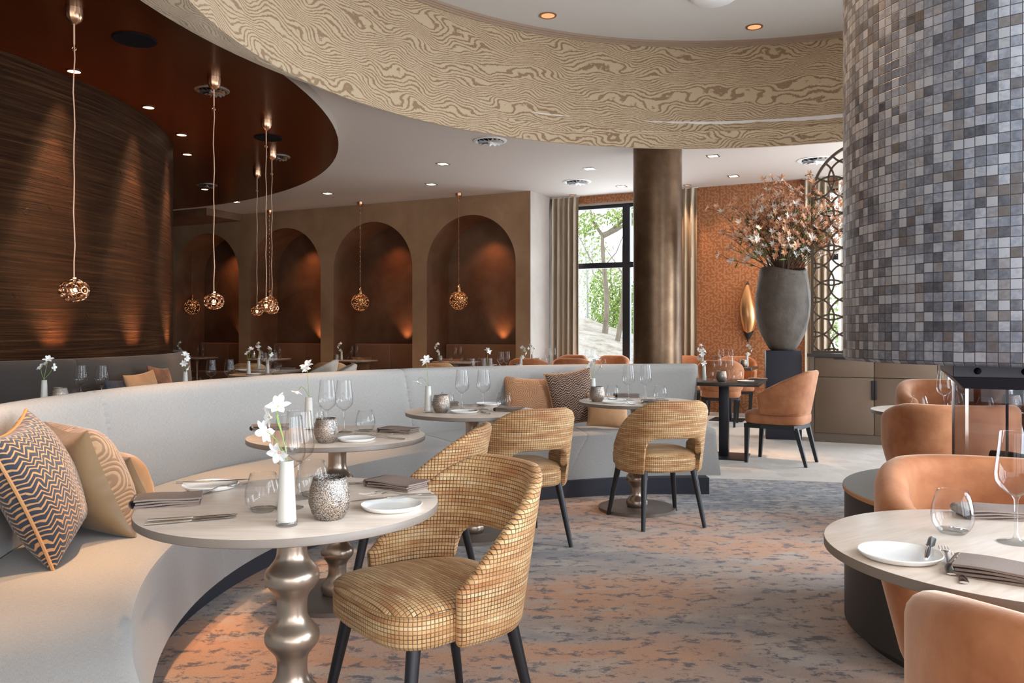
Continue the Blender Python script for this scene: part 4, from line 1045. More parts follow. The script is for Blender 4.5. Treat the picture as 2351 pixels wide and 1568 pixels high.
place(VC, (.86, 12.72, 0), face(-.5, -.86), 'orange velvet chair by the curtain, facing into the room'); place(VC, (1.50, 12.45, 0), face(-.35, -.93), 'orange velvet chair before the window glass, nearest the pillar')
place(BC, (1.385, 2.26, C0), face(-.40, -.92), 'orange barrel armchair facing us between the white-lit table and tiled hood')
place(BC, (.985, 1.235, C0), face(.25, .97), 'orange barrel armchair cut by the frame corner, its back to us')
place(BC, (2.49, 4.60, C0), face(.16, .99), 'orange barrel armchair beyond the glass fire, its back to us')
place(BC, (3.07, 5.62, C0), face(-.45, -.9), 'orange barrel armchair facing us beyond the far round table', scale=1.06)
place(BC, (3.62, 5.02, C0), face(-1, -.1), 'orange barrel armchair at the frame edge behind the fire glass', scale=1.06)

# ================================================================== THINGS ON THE TABLES
def wine(p, l): return place(WG, p, rnd.random()*6, 'clear wine glass ' + l)
def tum(p, l): return place(TU, p, rnd.random()*6, 'clear round tumbler ' + l)
def cand(p, l): return place(CA, p, rnd.random()*6, 'speckled bronze glass candle holder ' + l)
def vas(p, l, v=None, rz=0):
    place(VA, p, 0, 'slim ivory bud vase ' + l)
    if v is not None: place(SG[v], (p[0], p[1], p[2]), rz, 'white blossom sprig in the vase ' + l)
def pl(p, l): return place(PL, p, 0, 'small white plate ' + l)
def tool(pr, a, b, l, z=ZT, tilt=0.0, dz=0.0):
    """a: handle end, b: tip, as pixels on the table plane"""
    xa, ya = onz(*a, z); xb, yb = onz(*b, z); an = math.atan2(yb-ya, xb-xa)
    return place(pr, ((xa+xb)/2, (ya+yb)/2, z+dz), 0, l, rot=(0, -tilt, an))
def nap(c, ang, l, z=ZT): x, y = onz(*c, z); return place(NA, (x, y, z), R_(ang), 'folded taupe napkin ' + l)
# table 1
vas(P3(658, 1206), 'on the nearest round table', 0, -.25); cand(P3(757, 1190), 'on the nearest round table'); tum(P3(604, 1174), 'beside the nearest bud vase')
tum(P3(718, 1138), 'behind the nearest candle holder'); wine(P3(664, 1166), 'standing nearest, behind the bud vase on the nearest table'); wine(P3(687, 1143), 'behind its twin on the nearest table')
pl(P3(483, 1121), 'with cutlery across it at the banquette side of the nearest table'); pl(P3(899, 1168), 'at the chair side of the nearest table')
nap((388, 1157), 18, 'at the banquette side of the nearest table'); nap((912, 1119), -33, 'at the chair side of the nearest table')
tool(KN, (327, 1199), (556, 1183), 'steel knife along the napkin at the banquette side of the nearest table'); tool(KN, (335, 1207), (540, 1189), 'second steel knife, nearer the edge of the nearest table')
tool(KN, (418, 1122), (560, 1115), 'steel butter knife lying on the plate of the nearest table', dz=.0145); tool(FK, (437, 1141), (528, 1126), 'steel fork leaning out of the plate at the banquette side', dz=.002, tilt=.03); tool(FK, (452, 1137), (560, 1119), 'steel fork beside another fork near the banquette side plate', dz=.0015)
tool(KN, (965, 1150), (806, 1168), 'steel butter knife on the chair side plate of the nearest table', dz=.0150); tool(FK, (998, 1144), (846, 1146), 'steel fork with tines toward the nearest candle holder', dz=.004, tilt=-.02); tool(FK, (978, 1149), (834, 1153), 'steel fork beside the chair side plate of the nearest table', dz=.0145)
tool(KN, (880, 1108), (802, 1112), 'steel knife poking out behind the nearest candle holder'); 
# table 2
vas(P3(709, 986), 'on the second round table', 1, -.3); cand(P3(749, 1016), 'on the second round table'); wine(P3(751, 992), 'above the candle holder on the second table'); wine(P3(790, 992), 'standing free on the second table')
tum(P3(839, 990), 'on the second table, clear of its candle holder'); tum(P3(723, 977), 'behind the vase on the second table'); pl(P3(819, 1012), 'on the second round table')
nap((917, 993), -22, 'at the chair side of the second table'); nap((622, 986), 12, 'at the banquette side of the second table')
tool(KN, (838, 1005), (784, 1006), 'dark looking knife on the plate of the second table', dz=.0145); tool(FK, (895, 1005), (820, 1000), 'fork beside the plate on the second table', dz=.014); tool(FK, (925, 1009), (852, 1004), 'fork by the napkin edge on the second table'); tool(KN, (902, 988), (865, 989), 'knife behind the napkin on the second table')
# table 3
vas(P3(983, 947), 'on the third round table', 1, 0.1); cand(P3(1013, 947), 'on the third round table'); wine(P3(1061, 941), 'on the third table, nearer its vase'); wine(P3(1110, 940), 'on the third table, nearer its plain tumbler')
tum(P3(1157, 938), 'near the orange arc-pattern cushion on the third table'); tum(P3(1026, 937), 'behind the candle holder on the third table'); pl(P3(1066, 948), 'at the front of the third table'); pl(P3(1122, 930), 'at the banquette side of the third table')
nap((1172, 944), -14, 'at the chair side of the third table'); nap((1022, 931), 8, 'at the banquette side of the third table')
tool(FK, (1130, 951), (1075, 945), 'fork at the front of the third table'); tool(SP, (1065, 930), (1105, 933), 'spoon before the back plate of the third table'); tool(FK, (1118, 950), (1092, 943), 'fork at right of the front plate, third table')
# table 4
vas(P3(1361, 921), 'on the farthest banquette table', 2, .2); cand(P3(1371, 922), 'on the farthest banquette table'); tum(P3(1406, 917), 'beside the candle holder on the farthest banquette table'); tum(P3(1516, 918), 'alone at the end of the farthest banquette table')
wine(P3(1443, 919), 'on the farthest banquette table, nearer its vase'); wine(P3(1482, 918), 'on the farthest banquette table, farther from its vase'); pl(P3(1410, 926), 'on the farthest banquette table'); nap((1440, 911), 3, 'at the banquette side of the farthest table'); nap((1505, 926), -8, 'near the chair of the farthest table')
tool(SP, (1448, 929), (1472, 931), 'spoon with raised bowl on the farthest banquette table'); tool(FK, (1455, 929), (1425, 923), 'fork by the plate of the farthest banquette table'); tool(FK, (1462, 914), (1488, 913), 'fork by the napkin of the farthest banquette table')
# table 5
tum(P3(2187, 1224), 'in front of the barrel armchair on the white-lit table'); wine(P3(2333, 1246), 'tallest, at the frame edge on the white-lit table'); pl(P3(2066, 1281), 'on the white-lit table'); tool(KN, (2128, 1299), (2140, 1255), 'short butter knife standing over the plate of the white-lit table', dz=.0145)
tool(FK, (2188, 1330), (2163, 1258), 'fork nearer the plate on the white-lit table'); tool(FK, (2217, 1352), (2193, 1272), 'fork nearer the napkin on the white-lit table'); nap((2308, 1326), -38, 'at the front of the white-lit table'); nap((2290, 1186), -8, 'at the far side of the white-lit table')
# table 6 beyond the fire
wine(pY(2168, 4.72), 'beside the black fire hood on the table beyond'); wine(pY(2212, 4.80), 'seen through the fire glass on the table beyond'); wine(pY(2336, 4.72), 'at the frame edge beyond the fire'); tum(pY(2111, 4.72), 'at the free end of the table beyond the fire'); tum(pY(2262, 4.62), 'seen through the fire glass'); cand(pY(2322, 4.75), 'behind the fire glass post'); tum(pY(2193, 4.95), 'half hidden behind the fire glass edge')
# table 7
vas(P3(1616, 875), 'on the black square table', 0, .6); cand(P3(1656, 876), 'on the black square table'); wine(P3(1648, 873), 'nearer the banquette on the black square table'); wine(P3(1675, 873), 'nearer the urn on the black square table')
tum(P3(1629, 873), 'behind the vase on the black square table'); tum(P3(1694, 873), 'beside the wine glasses on the black square table'); pl(P3(1712, 877), 'on the black square table'); nap((1741, 873.5), -10, 'on the black square table')
# table 8
vas((2.74, 11.60, ZT), 'at the pillar side of the wallpaper table', 2, 2.6); vas((3.33, 11.42, ZT), 'at the far end of the wallpaper table', 0, 2.9); cand((3.24, 11.28, ZT), 'on the wallpaper table'); wine((2.97, 11.42, ZT), 'at the pillar side of the wallpaper table'); wine((3.10, 11.40, ZT), 'in the middle of the wallpaper table'); tum((3.16, 11.50, ZT), 'on the wallpaper table')
# window tables
vas(pY(1222, 12.1), 'on the window table by the stucco wall', 2, 2.8); wine(pY(1257, 12.0), 'at left of the pair before the curtain'); wine(pY(1270, 12.05), 'at right of the pair before the curtain'); tum(pY(1249, 11.85), 'on the window table by the stucco wall'); cand(pY(1234, 11.95), 'on the window table by the stucco wall')
wine(pY(1349, 11.7), 'against the bright window, nearer the curtain'); wine(pY(1362, 11.72), 'against the bright window, nearer the pillar'); tum(pY(1384, 11.5), 'on the window table by the pillar')
# niche tables
def nset(k, lab, dv, dc, dw, dt, v=0, rz=0.0):
    x, y = T[k]; vas((x+dv, y-.02, ZT), 'on the ' + lab, v, rz); cand((x+dc, y-.12, ZT), 'on the ' + lab)
    wine((x+dw, y, ZT), 'nearer the vase on the ' + lab); wine((x+dw+.085, y+.03, ZT), 'farther from the vase on the ' + lab); tum((x+dt, y-.08, ZT), 'nearer the vase on the ' + lab); tum((x+dt+.19, y-.06, ZT), 'farther from the vase on the ' + lab)
nset('n4', 'niche table by the window', -.29, -.27, -.02, -.09); nset('n3', 'second niche table', -.23, -.30, -.06, -.11); nset('n2', 'third niche table', -.17, -.26, .10, .02); nset('n1', 'darkest niche table', -.30, -.2, .02, -.05)
cush('brown_cushion', (*W(1.55, .15, 0)[:2], ), math.degrees(math.atan2(-.9056, -.4242)), 12, .42, .34, .12, M['brownfab'], 'brown cushion on the niche bench by the window', zs=.465)
cush('brown_cushion', (*W(3.42, .15, 0)[:2], ), math.degrees(math.atan2(-.9056, -.4242)), 12, .42, .34, .12, M['brownfab'], 'brown cushion on the bench of the second niche', zs=.465)
# tables along the dark bench and behind the banquette
vas((-3.10, 5.34, ZT), 'on the nearest dark bench table', 2, .3); cand((-3.03, 5.40, ZT), 'peeping over the banquette by the nearest bench vase'); tum((-2.98, 5.50, ZT), 'beside the candle holder on the nearest dark bench table'); wine((-2.97, 5.55, ZT), 'nearer the vase on the nearest dark bench table'); wine((-2.83, 5.56, ZT), 'farther from the vase on the nearest dark bench table'); tum((-2.84, 5.76, ZT), 'below the navy cushion')
vas((-2.66, 6.56, ZT), 'before the brown fur cushion', 0, 1.9); tum((-2.65, 6.77, ZT), 'beside the vase by the fur cushion'); wine((-2.52, 6.75, ZT), 'nearer the fur cushion'); wine((-2.40, 6.84, ZT), 'farther from the fur cushion'); 
vas(pY(571, 9.05), 'at the edge of the crowded far table', 2, .4); vas(pY(614, 9.30), 'in the middle of the crowded far table', 0, 2.7); tum(pY(603, 9.05), 'at the front of the crowded far table'); tum(pY(633, 9.1), 'at right front of the crowded far table'); wine(pY(607, 9.2), 'nearest the middle vase of the crowded far table'); wine(pY(622, 9.25), 'second on the crowded far table'); wine(pY(630, 9.45), 'farthest on the crowded far table'); nap((648, 863), 8, 'on the crowded far table'); pl(pY(583, 9.2), 'on the crowded far table')
wine(pY(599, 10.3), 'by the vase of the table with napkins'); vas(pY(594, 10.4), 'on the table with napkins', 1, 2.2); nap((662, 848), 5, 'on the table behind the crowded one'); pl(pY(555, 10.25), 'on the table behind the crowded one'); tum(pY(640, 10.2), 'on the table behind the crowded one')
wine(pY(1081, 7.05), 'just behind the banquette, farther from the blossom'); wine(pY(1106, 7.1), 'just behind the banquette, nearest the blossom'); wine(pY(1121, 7.2), 'just behind the banquette, in front of the blossom'); vas(pY(1118, 7.35), 'just behind the banquette', 1, 2.9)
wine(pY(1149, 9.8), 'nearer the niches on the table behind the banquette'); wine(pY(1163, 9.85), 'nearer the window on the table behind the banquette'); vas(pY(1196, 9.9), 'in front of the velvet chair by the stucco wall', 0, 3.0); tum(pY(1141, 9.75), 'beside the twin wine glasses behind the banquette'); cand(pY(1187, 9.7), 'beside the vase in front of the velvet chair')
# ================================================================== SIDEBOARD, SCREEN, URN
WA = math.atan2(WD.y, WD.x)
def sideboard():
    o = thing('sideboard', 'bronze lacquered sideboard with drawers over doors, under the pierced screen', 'sideboard', (3.36, 9.085, 0), WA)
    w, d, h = 1.32, .45, .955
    b = MB(); b.box(0, .045, 0, d, 0, h); b.box(w-.045, w, 0, d, 0, h); b.box(.045, w-.045, .03, d, .10, h); b.box(.045, w-.045, .02, .05, 0, .10); b.build('carcass', M['cabframe'], o, sm=False)
    b = MB(); b.box(-.03, w+.03, -.02, d+.01, h, h+.035, .003); b.build('stone_top', M['stone'], o)
    x0, x1 = .05, w-.05; mid = (x0+x1)/2
    for a, c in ((x0, mid-.004), (mid+.004, x1)):
        b = MB(); b.box(a, c, -.002, .028, .735, .945, .002); f = b.build('drawer', M['cab'], o)
        b = MB(); b.box(a+(c-a)*.33, a+(c-a)*.62, -.016, .0, .930, .944); b.build('finger_pull', M['black'], f, sm=False)
        b = MB(); b.box(a, c, -.002, .028, .105, .727, .002); f = b.build('door', M['cab'], o)
        hx = mid-.026 if c < mid else mid+.004
        b = MB(); b.box(hx, hx+.022, -.022, .0, .49, .70, .002); b.build('handle', M['black'], f)
sideboard()
def screen():
    o = thing('pierced_screen', 'arched bronze screen pierced with interlaced rings, standing on the sideboard', 'screen', (3.415, 9.20, .992), WA)
    r, hs = .61, 1.77; t = .03
    out = [(0, 0)] + [(r-r*math.cos(PI*k/40), hs+r*math.sin(PI*k/40)) for k in range(41)] + [(2*r, 0)]
    inn = [(t, t)] + [(r-(r-t)*math.cos(PI*k/40), hs+(r-t)*math.sin(PI*k/40)) for k in range(41)] + [(2*r-t, t)]
    b = MB(); n = len(out)
    P = [[(out[k][0], -.02, out[k][1]), (inn[k][0], -.02, inn[k][1]), (inn[k][0], .02, inn[k][1]), (out[k][0], .02, out[k][1])] for k in range(n)]
    b.grid(P, cu=True, cv=True); b.build('frame', M['lattice'], o, sm=False)
    def inside(x, z):
        if z < .02 or x < .01 or x > 2*r-.01: return False
        return True if z < hs else math.hypot(x-r, z-hs) < r-.01
    b = MB(); R2 = .225; w = .0105; sx, sz = .195, .195
    for i in range(-2, 11):
        for j in range(-2, 19):
            if (i+j) % 2: continue
            cx, cz = i*sx+.02, j*sz+.02; run = []
            N = 36
            for k in range(N+1):
                a = 2*PI*k/N; p = (cx+R2*math.cos(a), cz+R2*math.sin(a)); ok = inside(*p)
                if ok: run.append((p, a))
                if (not ok or k == N) and run:
                    if len(run) > 1: b.grid([[(q[0]+e*w*math.cos(aa), yy, q[1]+e*w*math.sin(aa)) for e, yy in ((-1, -.008), (1, -.008), (1, .008), (-1, .008))] for q, aa in run], cv=True)
                    run = []
    b.build('lattice', M['lattice'], o, sm=False)
screen()
b = MB(); b.box(-.195, .195, -.195, .195, 0, 1.02, .006); pln = b.build('urn_plinth', M['navy']); pln.location = (3.165, 9.42, 0); pln.rotation_euler.z = R_(-15)
tag(pln, 'square black plinth carrying the big clay urn', 'plinth')
def urn():
    o = thing('clay_urn', 'big rough dark clay urn on the black plinth', 'urn', (3.165, 9.42, 1.02))
    pr = [(.001, .0), (.13, 0), (.155, .02), (.20, .10), (.258, .22), (.296, .38), (.308, .52), (.303, .66), (.285, .80), (.268, .90), (.262, .935), (.250, .945), (.238, .93), (.245, .85), (.25, .7), (.001, .69)]
    fine = []
    for k in range(len(pr)-1):
        for q in range(4): t = q/4; fine.append((pr[k][0]*(1-t)+pr[k+1][0]*t, pr[k][1]*(1-t)+pr[k+1][1]*t))
    fine.append(pr[-1])
    b = MB(); b.lathe(fine, 80, wob=lambda a, z: 1+.03*mnoise.noise(Vector((math.cos(a)*2.2, math.sin(a)*2.2, z*4)))+.012*mnoise.noise(Vector((math.cos(a)*7, math.sin(a)*7, z*14))))
    b.v = [(x, y, z + (.028*math.sin(math.atan2(y, x)*2+.8) if z > .88 else 0)) for x, y, z in b.v]
    b.build('body', M['urn'], o, ang=80)
urn()
def bouquet():
    o = thing('flower_arrangement', 'bushy arrangement of peach and white blossom branches filling the clay urn', 'flowers', (3.165, 9.42, 1.80))
    rg = random.Random(21); br = MB(); tips = []; lv = MB()
    def leafq(mb, p, d, L, wd):
        d = Vector(d).normalized(); x = d.cross(Vector((rg.uniform(-1, 1), rg.uniform(-1, 1), rg.uniform(-.3, 1)))).normalized()
        n = d.cross(x); k = len(mb.v); p = Vector(p)
        mb.v += [tuple(p), tuple(p+d*L*.45+x*wd+n*wd*.3), tuple(p+d*L), tuple(p+d*L*.45-x*wd+n*wd*.3)]; mb.face([k, k+1, k+2, k+3])
    for k in range(135):
        az = rg.uniform(0, 2*PI); el = R_(rg.uniform(0, 82))**1.0; el = el*(.5+.5*rg.random()) if k % 3 else el
        d = Vector((math.sin(el)*math.cos(az), math.sin(el)*math.sin(az), math.cos(el))); L = rg.uniform(.58, 1.02)*(1.0 if el < .9 else .82)
        p0 = Vector((.16*math.cos(az)*rg.random(), .16*math.sin(az)*rg.random(), -.05)); pts = [p0, p0*1.15+Vector((0, 0, .18))]
        p = pts[-1].copy(); dd = (d*.7+Vector((0, 0, .5))).normalized(); 
        for q in range(5):
            dd = (dd*.75 + d*.4 + Vector((rg.uniform(-.2, .2), rg.uniform(-.2, .2), rg.uniform(-.12, .1)))).normalized(); p = p + dd*L/5; pts.append(p.copy())
            if q > 0:
                for _ in range(2):
                    s = (dd + Vector((rg.uniform(-.9, .9), rg.uniform(-.9, .9), rg.uniform(-.4, .7)))).normalized(); e = p + s*rg.uniform(.06, .19)
                    br.tube([p, (p+e)/2+Vector((0, 0, .01)), e], .0022, 4, False); tips.append((e, s))
                if q < 4: 
                    for _ in range(2): leafq(lv, p, dd+Vector((rg.uniform(-1, 1), rg.uniform(-1, 1), rg.uniform(-.6, .9))), rg.uniform(.05, .10), .011)
        br.tube(pts, lambda t: .0055-.0035*t, 5, False); tips.append((p, dd))
    br.build('branches', M['twig'], o)['kind'] = 'stuff'; lv.build('leaves', M['leaf'], o)['kind'] = 'stuff'
    # blossoms: spiky star flowers; white low down, peach above
    def star(nm, mat):
        b = MB(); r2 = random.Random(4)
        for k in range(11): 
            a = 2*PI*k/11*1.9; d = Vector((math.cos(a), math.sin(a), r2.uniform(-.1, 1.0))).normalized(); x = d.cross(Vector((0, 0, 1))).normalized(); L = .047*r2.uniform(.7, 1.15); w = .0088
            i = len(b.v); b.v += [(0, 0, 0), tuple(d*L*.5+x*w), tuple(d*L), tuple(d*L*.5-x*w)]; b.face([i, i+1, i+2, i+3])
        m = b.mesh(nm, sm=False); m.materials.append(mat); return m
    ms = [star('peach_blossom', M['peach']), star('ivory_blossom', M['ivory']), star('white_blossom', M['petal'])]
    rg.shuffle(tips); tips.sort(key=lambda t: t[0].y)                  # those facing the room first
    extra = [MB(), MB(), MB()]
    for i, (p, d) in enumerate(tips):
        hz = p.z; w = 2 if (hz < .42 and rg.random() < .42) else (1 if rg.random() < .22 else 0); sc = rg.uniform(.75, 1.35)
        if i < 99:
            f = bpy.data.objects.new('blossom', ms[w]); COL.objects.link(f); f.location = p; f.scale = (sc,)*3; f.rotation_euler = d.to_track_quat('Z', 'Y').to_euler(); adopt(o, f)
        else:
            Mx = Matrix.Translation(p) @ d.to_track_quat('Z', 'Y').to_matrix().to_4x4() @ Matrix.Scale(sc, 4); me = ms[w]; k = len(extra[w].v)
            extra[w].v += [tuple(Mx @ v.co) for v in me.vertices]
            for pg in me.polygons: extra[w].f.append(tuple(k+q for q in pg.vertices)); extra[w].uv.append([(0, 0)]*len(pg.vertices))
    for w, nm, mt in ((0, 'peach_blossoms', 'peach'), (1, 'ivory_blossoms', 'ivory'), (2, 'white_blossoms', 'petal')): extra[w].build(nm, M[mt], o, sm=False)['kind'] = 'stuff'
bouquet()
def sconce():
    p = wl(2.785, .02, 1.11); o = thing('leaf_sconce', 'long golden leaf-shaped wall ornament with black tips on copper wallpaper', 'wall ornament', p, WA)
    L = .91; n, m = 40, 12
    def w(t): return .128*(math.sin(PI*t**.86)**.95) if 0 < t < 1 else 0
    def part(nm, t0, t1, mat, zig=False, th=.10):
        b = MB(); rows = []; back = []
        for i in range(n+1):
            t = t0+(t1-t0)*i/n; row = []; rb = []
            for k in range(m+1):
                q = -1+2*k/m; tt = t - (.05*(1-abs(q)) if zig and i == 0 else 0)*(1)
                bow = .012*math.sin(PI*2*t)
                row.append((w(tt)*q + bow, -th*(w(tt)/.128)*(1-q*q)**.6 - .03*math.sin(PI*tt), tt*L)); rb.append((w(tt)*q+bow, -.03*math.sin(PI*tt)+.012, tt*L))
            rows.append(row); back.append(rb)
        b.grid(rows); b.grid(back)
        for e in (0, m): b.grid([[r[e], s[e]] for r, s in zip(rows, back)])
        b.build(nm, mat, o, ang=70)
    part('gold_leaf', .17, .93, M['gold'], True); part('black_tip', .02, .185, M['black'], th=.09); part('black_point', .92, .998, M['black'], th=.095)
    b = MB(); b.tube([(0, -.02, .02*L), (0, -.02, -.02)], .012, 8); b.build('black_base', M['black'], o)
sconce()

# ================================================================== FIREPLACE
def fireplace():
    c = (2.03, 3.10); o = thing('round_fireplace', 'round fireplace: grey mosaic hood above a see-through glass firebox on a dark drum', 'fireplace', (*c, 0))
    r = .70; zb = 1.108
    b = MB(); b.lathe([(r-.06, zb+.002), (r-.012, zb), (r, zb+.012), (r, 2.5), (r, ZU)], 160); b.build('mosaic_hood', M['mosaic'], o, ang=50)
    b = MB(); b.lathe([(.001, zb+.01), (r-.03, zb+.01)], 64); b.build('hood_underside', M['blackmetal'], o, sm=False)
    b = MB(); b.lathe([(.64, 0), (.64, .05), (.695, .055), (.695, .575), (.001, .575)], 96); b.build('drum_base', M['firebase'], o, ang=40)
    b = MB(); b.lathe([(.695, .575), (.702, .578), (.702, .592), (.699, .5945)], 96); b.build('copper_edge', M['orangeedge'], o)
    b = MB(); b.lathe([(.001, .595), (.699, .595)], 96); b.build('slate_top', M['firetop'], o, sm=False)
    A = math.atan2(-.42, .907); s = .31; cx, cy = 2.01-c[0], 2.985-c[1]; Mx = Matrix.Translation((cx, cy, 0)) @ Matrix.Rotation(A, 4, 'Z')
    b = MB(); q = s+.045; b.box(-q, q, -q, q, 1.063, 1.108, .003)
    k = len(b.v); lo = s+.008
    top = [(-q, -q, 1.063), (q, -q, 1.063), (q, q, 1.063), (-q, q, 1.063)]; bt = [(-lo, -lo, 1.022), (lo, -lo, 1.022), (lo, lo, 1.022), (-lo, lo, 1.022)]
    b.grid([[top[i], bt[i]] for i in range(4)], cu=True); b.cap(bt); b.xform(Mx).build('firebox_frame', M['blackmetal'], o, sm=False)
    b = MB()
    for u in (-.28, -.14, 0.0, .14, .28): b.lathe([(.001, .012), (.007, .010), (.011, .004), (.012, 0)], 14, (u, 0, 0))
    b.v = [(x, -q-z, 1.086+y) for x, y, z in b.v]; b.xform(Mx).build('bolts', M['grille'], o)
    for nm, bx in (('fire_pane', (-s, s, -s, -s+.006)), ('fire_pane', (-s, -s+.006, -s, s)), ('fire_pane', (-s, s, s-.006, s)), ('fire_pane', (s-.006, s, -s, s))):
        b = MB(); b.box(*bx, .60, 1.03); b.xform(Mx).build(nm, M['firepane'], o, sm=False)
    for x, y, nm, mt in ((-s, -s, 'pane_edge', 'steel'), (-s, s, 'pane_edge', 'steel'), (-s+.194, s-.006, 'pane_post', 'black')):
        b = MB(); b.box(x-.004, x+.006, y-.004, y+.006, .60, 1.03); b.xform(Mx).build(nm, M[mt], o, sm=False)
    b = MB(); b.box(-s+.02, s-.02, -s+.02, s-.02, .596, .66, .004); b.xform(Mx).build('burner_tray', M['blackmetal'], o)
    rg = random.Random(9)
    for k, (x, y, z, a, tl, L, rr) in enumerate([(-.02, -.05, .70, .3, .02, .44, .042), (.02, .07, .70, -.4, -.03, .44, .045), (.05, 0, .775, .9, .12, .36, .038), (.10, .02, .83, -.2, -.25, .30, .03)]):
        b = MB(); pts = [(t-.5)*L for t in [i/8 for i in range(9)]]
        b.tube([(p, .012*math.sin(p*9+k), .012*math.cos(p*7+k)) for p in pts], lambda t: rr*(1+.12*math.sin(t*13+k)), 12)
        g = b.build('charred_log', M['log']); g.matrix_world = Matrix.Translation((c[0], c[1], 0)) @ Mx @ Matrix.Translation((x, y, z)) @ Matrix.Rotation(a, 4, 'Z') @ Matrix.Rotation(tl, 4, 'Y')
        tag(g, ['charred log at the front of the glass firebox', 'charred log at the back of the glass firebox', 'charred log laid across the two lower ones', 'thin charred log topmost in the glass firebox'][k], 'log', 'logs in the fire')
fireplace()

# ================================================================== OUTSIDE THE WINDOW
def outside():
    def gz(x, y):
        t = max(0, min(1, (y-14.3)/9.5)); z = -.12 + (1.95 - .28*(x-1.5))*t**.85; z += .1*mnoise.noise(Vector((x*.7, y*.7, 0)))*min(1, t*3)
        return z - max(0, (y-24)*.12)
    b = MB(); U = [-.4+.5*i for i in range(60)]; V = [.25+.5*j for j in range(62)]
    def gp(u, v): x = .95+u*.9056+v*.12; y = 13.55-u*.4242+v; return (x, y, gz(x, y))
    b.grid([[gp(u, v) for v in V] for u in U]); o = b.build('ground', M['gravel'], ang=80); struct(o, 'pale sunlit earth bank rising outside the window')
    rg = random.Random(31)
    def tree(px, Y, h, r, label, forks, leaves, barkm=M['bark'], leafm=M['treeleaf'], lean=0.0, name='tree'):
        x = (px-CX)/F*Y; z0 = gz(x, Y)-.15; o = thing(name, label, 'tree', (x, Y, z0), 0, 'trees on the bank outside')
        b = MB(); pts = [(lean*t*h + .06*math.sin(t*5), .05*math.cos(t*4), t*h) for t in [k/10 for k in range(11)]]; b.tube(pts, lambda t: r*(1-.45*t), 10); b.build('trunk', barkm, o)
        b = MB(); ends = []
        for (t0, dx, dy, dz, rr) in forks:
            p = Vector(pts[int(t0*10)]); e = p + Vector((dx, dy, dz)); m_ = (p+e)/2 + Vector((rg.uniform(-.1, .1), 0, -.12*dz)); b.tube([p, m_, e], lambda t: rr*(1-.6*t), 7); ends.append((e, Vector((dx, dy, dz))))
            for q in range(5):
                s = p + (e-p)*rg.uniform(.4, 1); f = s + Vector((rg.uniform(-.7, .7), rg.uniform(-.5, .5), rg.uniform(-.1, .9)))*.8; b.tube([s, (s+f)/2+Vector((0, 0, .08)), f], lambda t: rr*.3*(1-.7*t), 5)
        b.build('branches', barkm, o)
        if leaves:
            b = MB()
            for (cx, cy, cz, rx, rz, n) in leaves:
                for _ in range(n):
                    while True:
                        u = Vector((rg.uniform(-1, 1), rg.uniform(-1, 1), rg.uniform(-1, 1)))
                        if u.length < 1: break
                    p = Vector((cx+u.x*rx, cy+u.y*rx, cz+u.z*rz)); d = Vector((rg.uniform(-1, 1), rg.uniform(-1, 1), rg.uniform(-1, 1))).normalized(); e = d.orthogonal().normalized(); L = rg.uniform(.06, .13); k = len(b.v)
                    b.v += [tuple(p), tuple(p+d*L*.5+e*L*.3), tuple(p+d*L), tuple(p+d*L*.5-e*L*.3)]; b.face([k, k+1, k+2, k+3])
            b.build('foliage', leafm, o, sm=False)['kind'] = 'stuff'
    tree(1388, 21.5, 2.75, .085, 'pale forked tree in the middle of the window', [(1.0, -.38, 0, 1.1, .05), (1.0, .80, .1, .42, .085), (1.0, 1.0, .2, 1.0, .04), (.7, .6, .2, 1.0, .02), (.6, -.7, .1, 1.1, .02), (.5, -.5, .1, 1.0, .014), (.4, .5, .1, .8, .012)], [(-.55, 0, 3.1, .55, .32, 420), (.55, 0, 3.25, .7, .25, 420), (-.3, .3, 2.4, .5, .5, 120)], lean=.0)
    tree(1416, 20.5, 3.0, .07, 'leaning pale trunk just beside the window mullion', [(.9, .3, 0, 1.2, .03), (.6, -.5, .2, .8, .02)], [(.4, .2, 3.6, .6, .6, 250)], lean=.09)
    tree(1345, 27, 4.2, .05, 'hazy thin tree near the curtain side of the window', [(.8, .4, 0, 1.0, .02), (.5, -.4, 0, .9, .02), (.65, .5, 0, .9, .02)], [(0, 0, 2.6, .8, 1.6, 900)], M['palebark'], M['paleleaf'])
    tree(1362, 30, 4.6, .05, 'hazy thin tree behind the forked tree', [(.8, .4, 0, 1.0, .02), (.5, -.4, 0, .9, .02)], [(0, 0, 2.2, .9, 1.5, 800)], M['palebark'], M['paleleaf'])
    for px, Y, h, l, lv in [(1405, 25.5, 2.4, 'bushy green shrub between the two pale trunks', [(0, 0, 1.3, .75, 1.15, 2600)]), (1446, 28.5, 2.6, 'bushy green shrub behind the window mullion', [(0, 0, 1.3, .8, 1.2, 2600)]),
                       (1490, 25.5, 2.6, 'bushy green shrub half behind the bronze pillar', [(0, 0, 1.2, .9, 1.1, 2200)]), (1362, 31, 2.0, 'low green shrub left of the forked trunk', [(0, 0, .95, .55, .8, 900)])]:
        tree(px, Y, h, .03, l, [(.4, .4, 0, .8, .02), (.5, -.4, .1, .9, .02), (.3, .2, .1, .9, .02)], lv, name='shrub')
    for px, l in [(1900, 'green shrub outside the far window, behind the screen'), (1985, 'green shrub outside the far window, nearer the tiled hood')]: tree(px, 20, 2.4, .04, l, [(.5, .4, 0, .8, .02)], [(0, 0, 1.6, .9, 1.1, 900)], name='shrub')
outside()

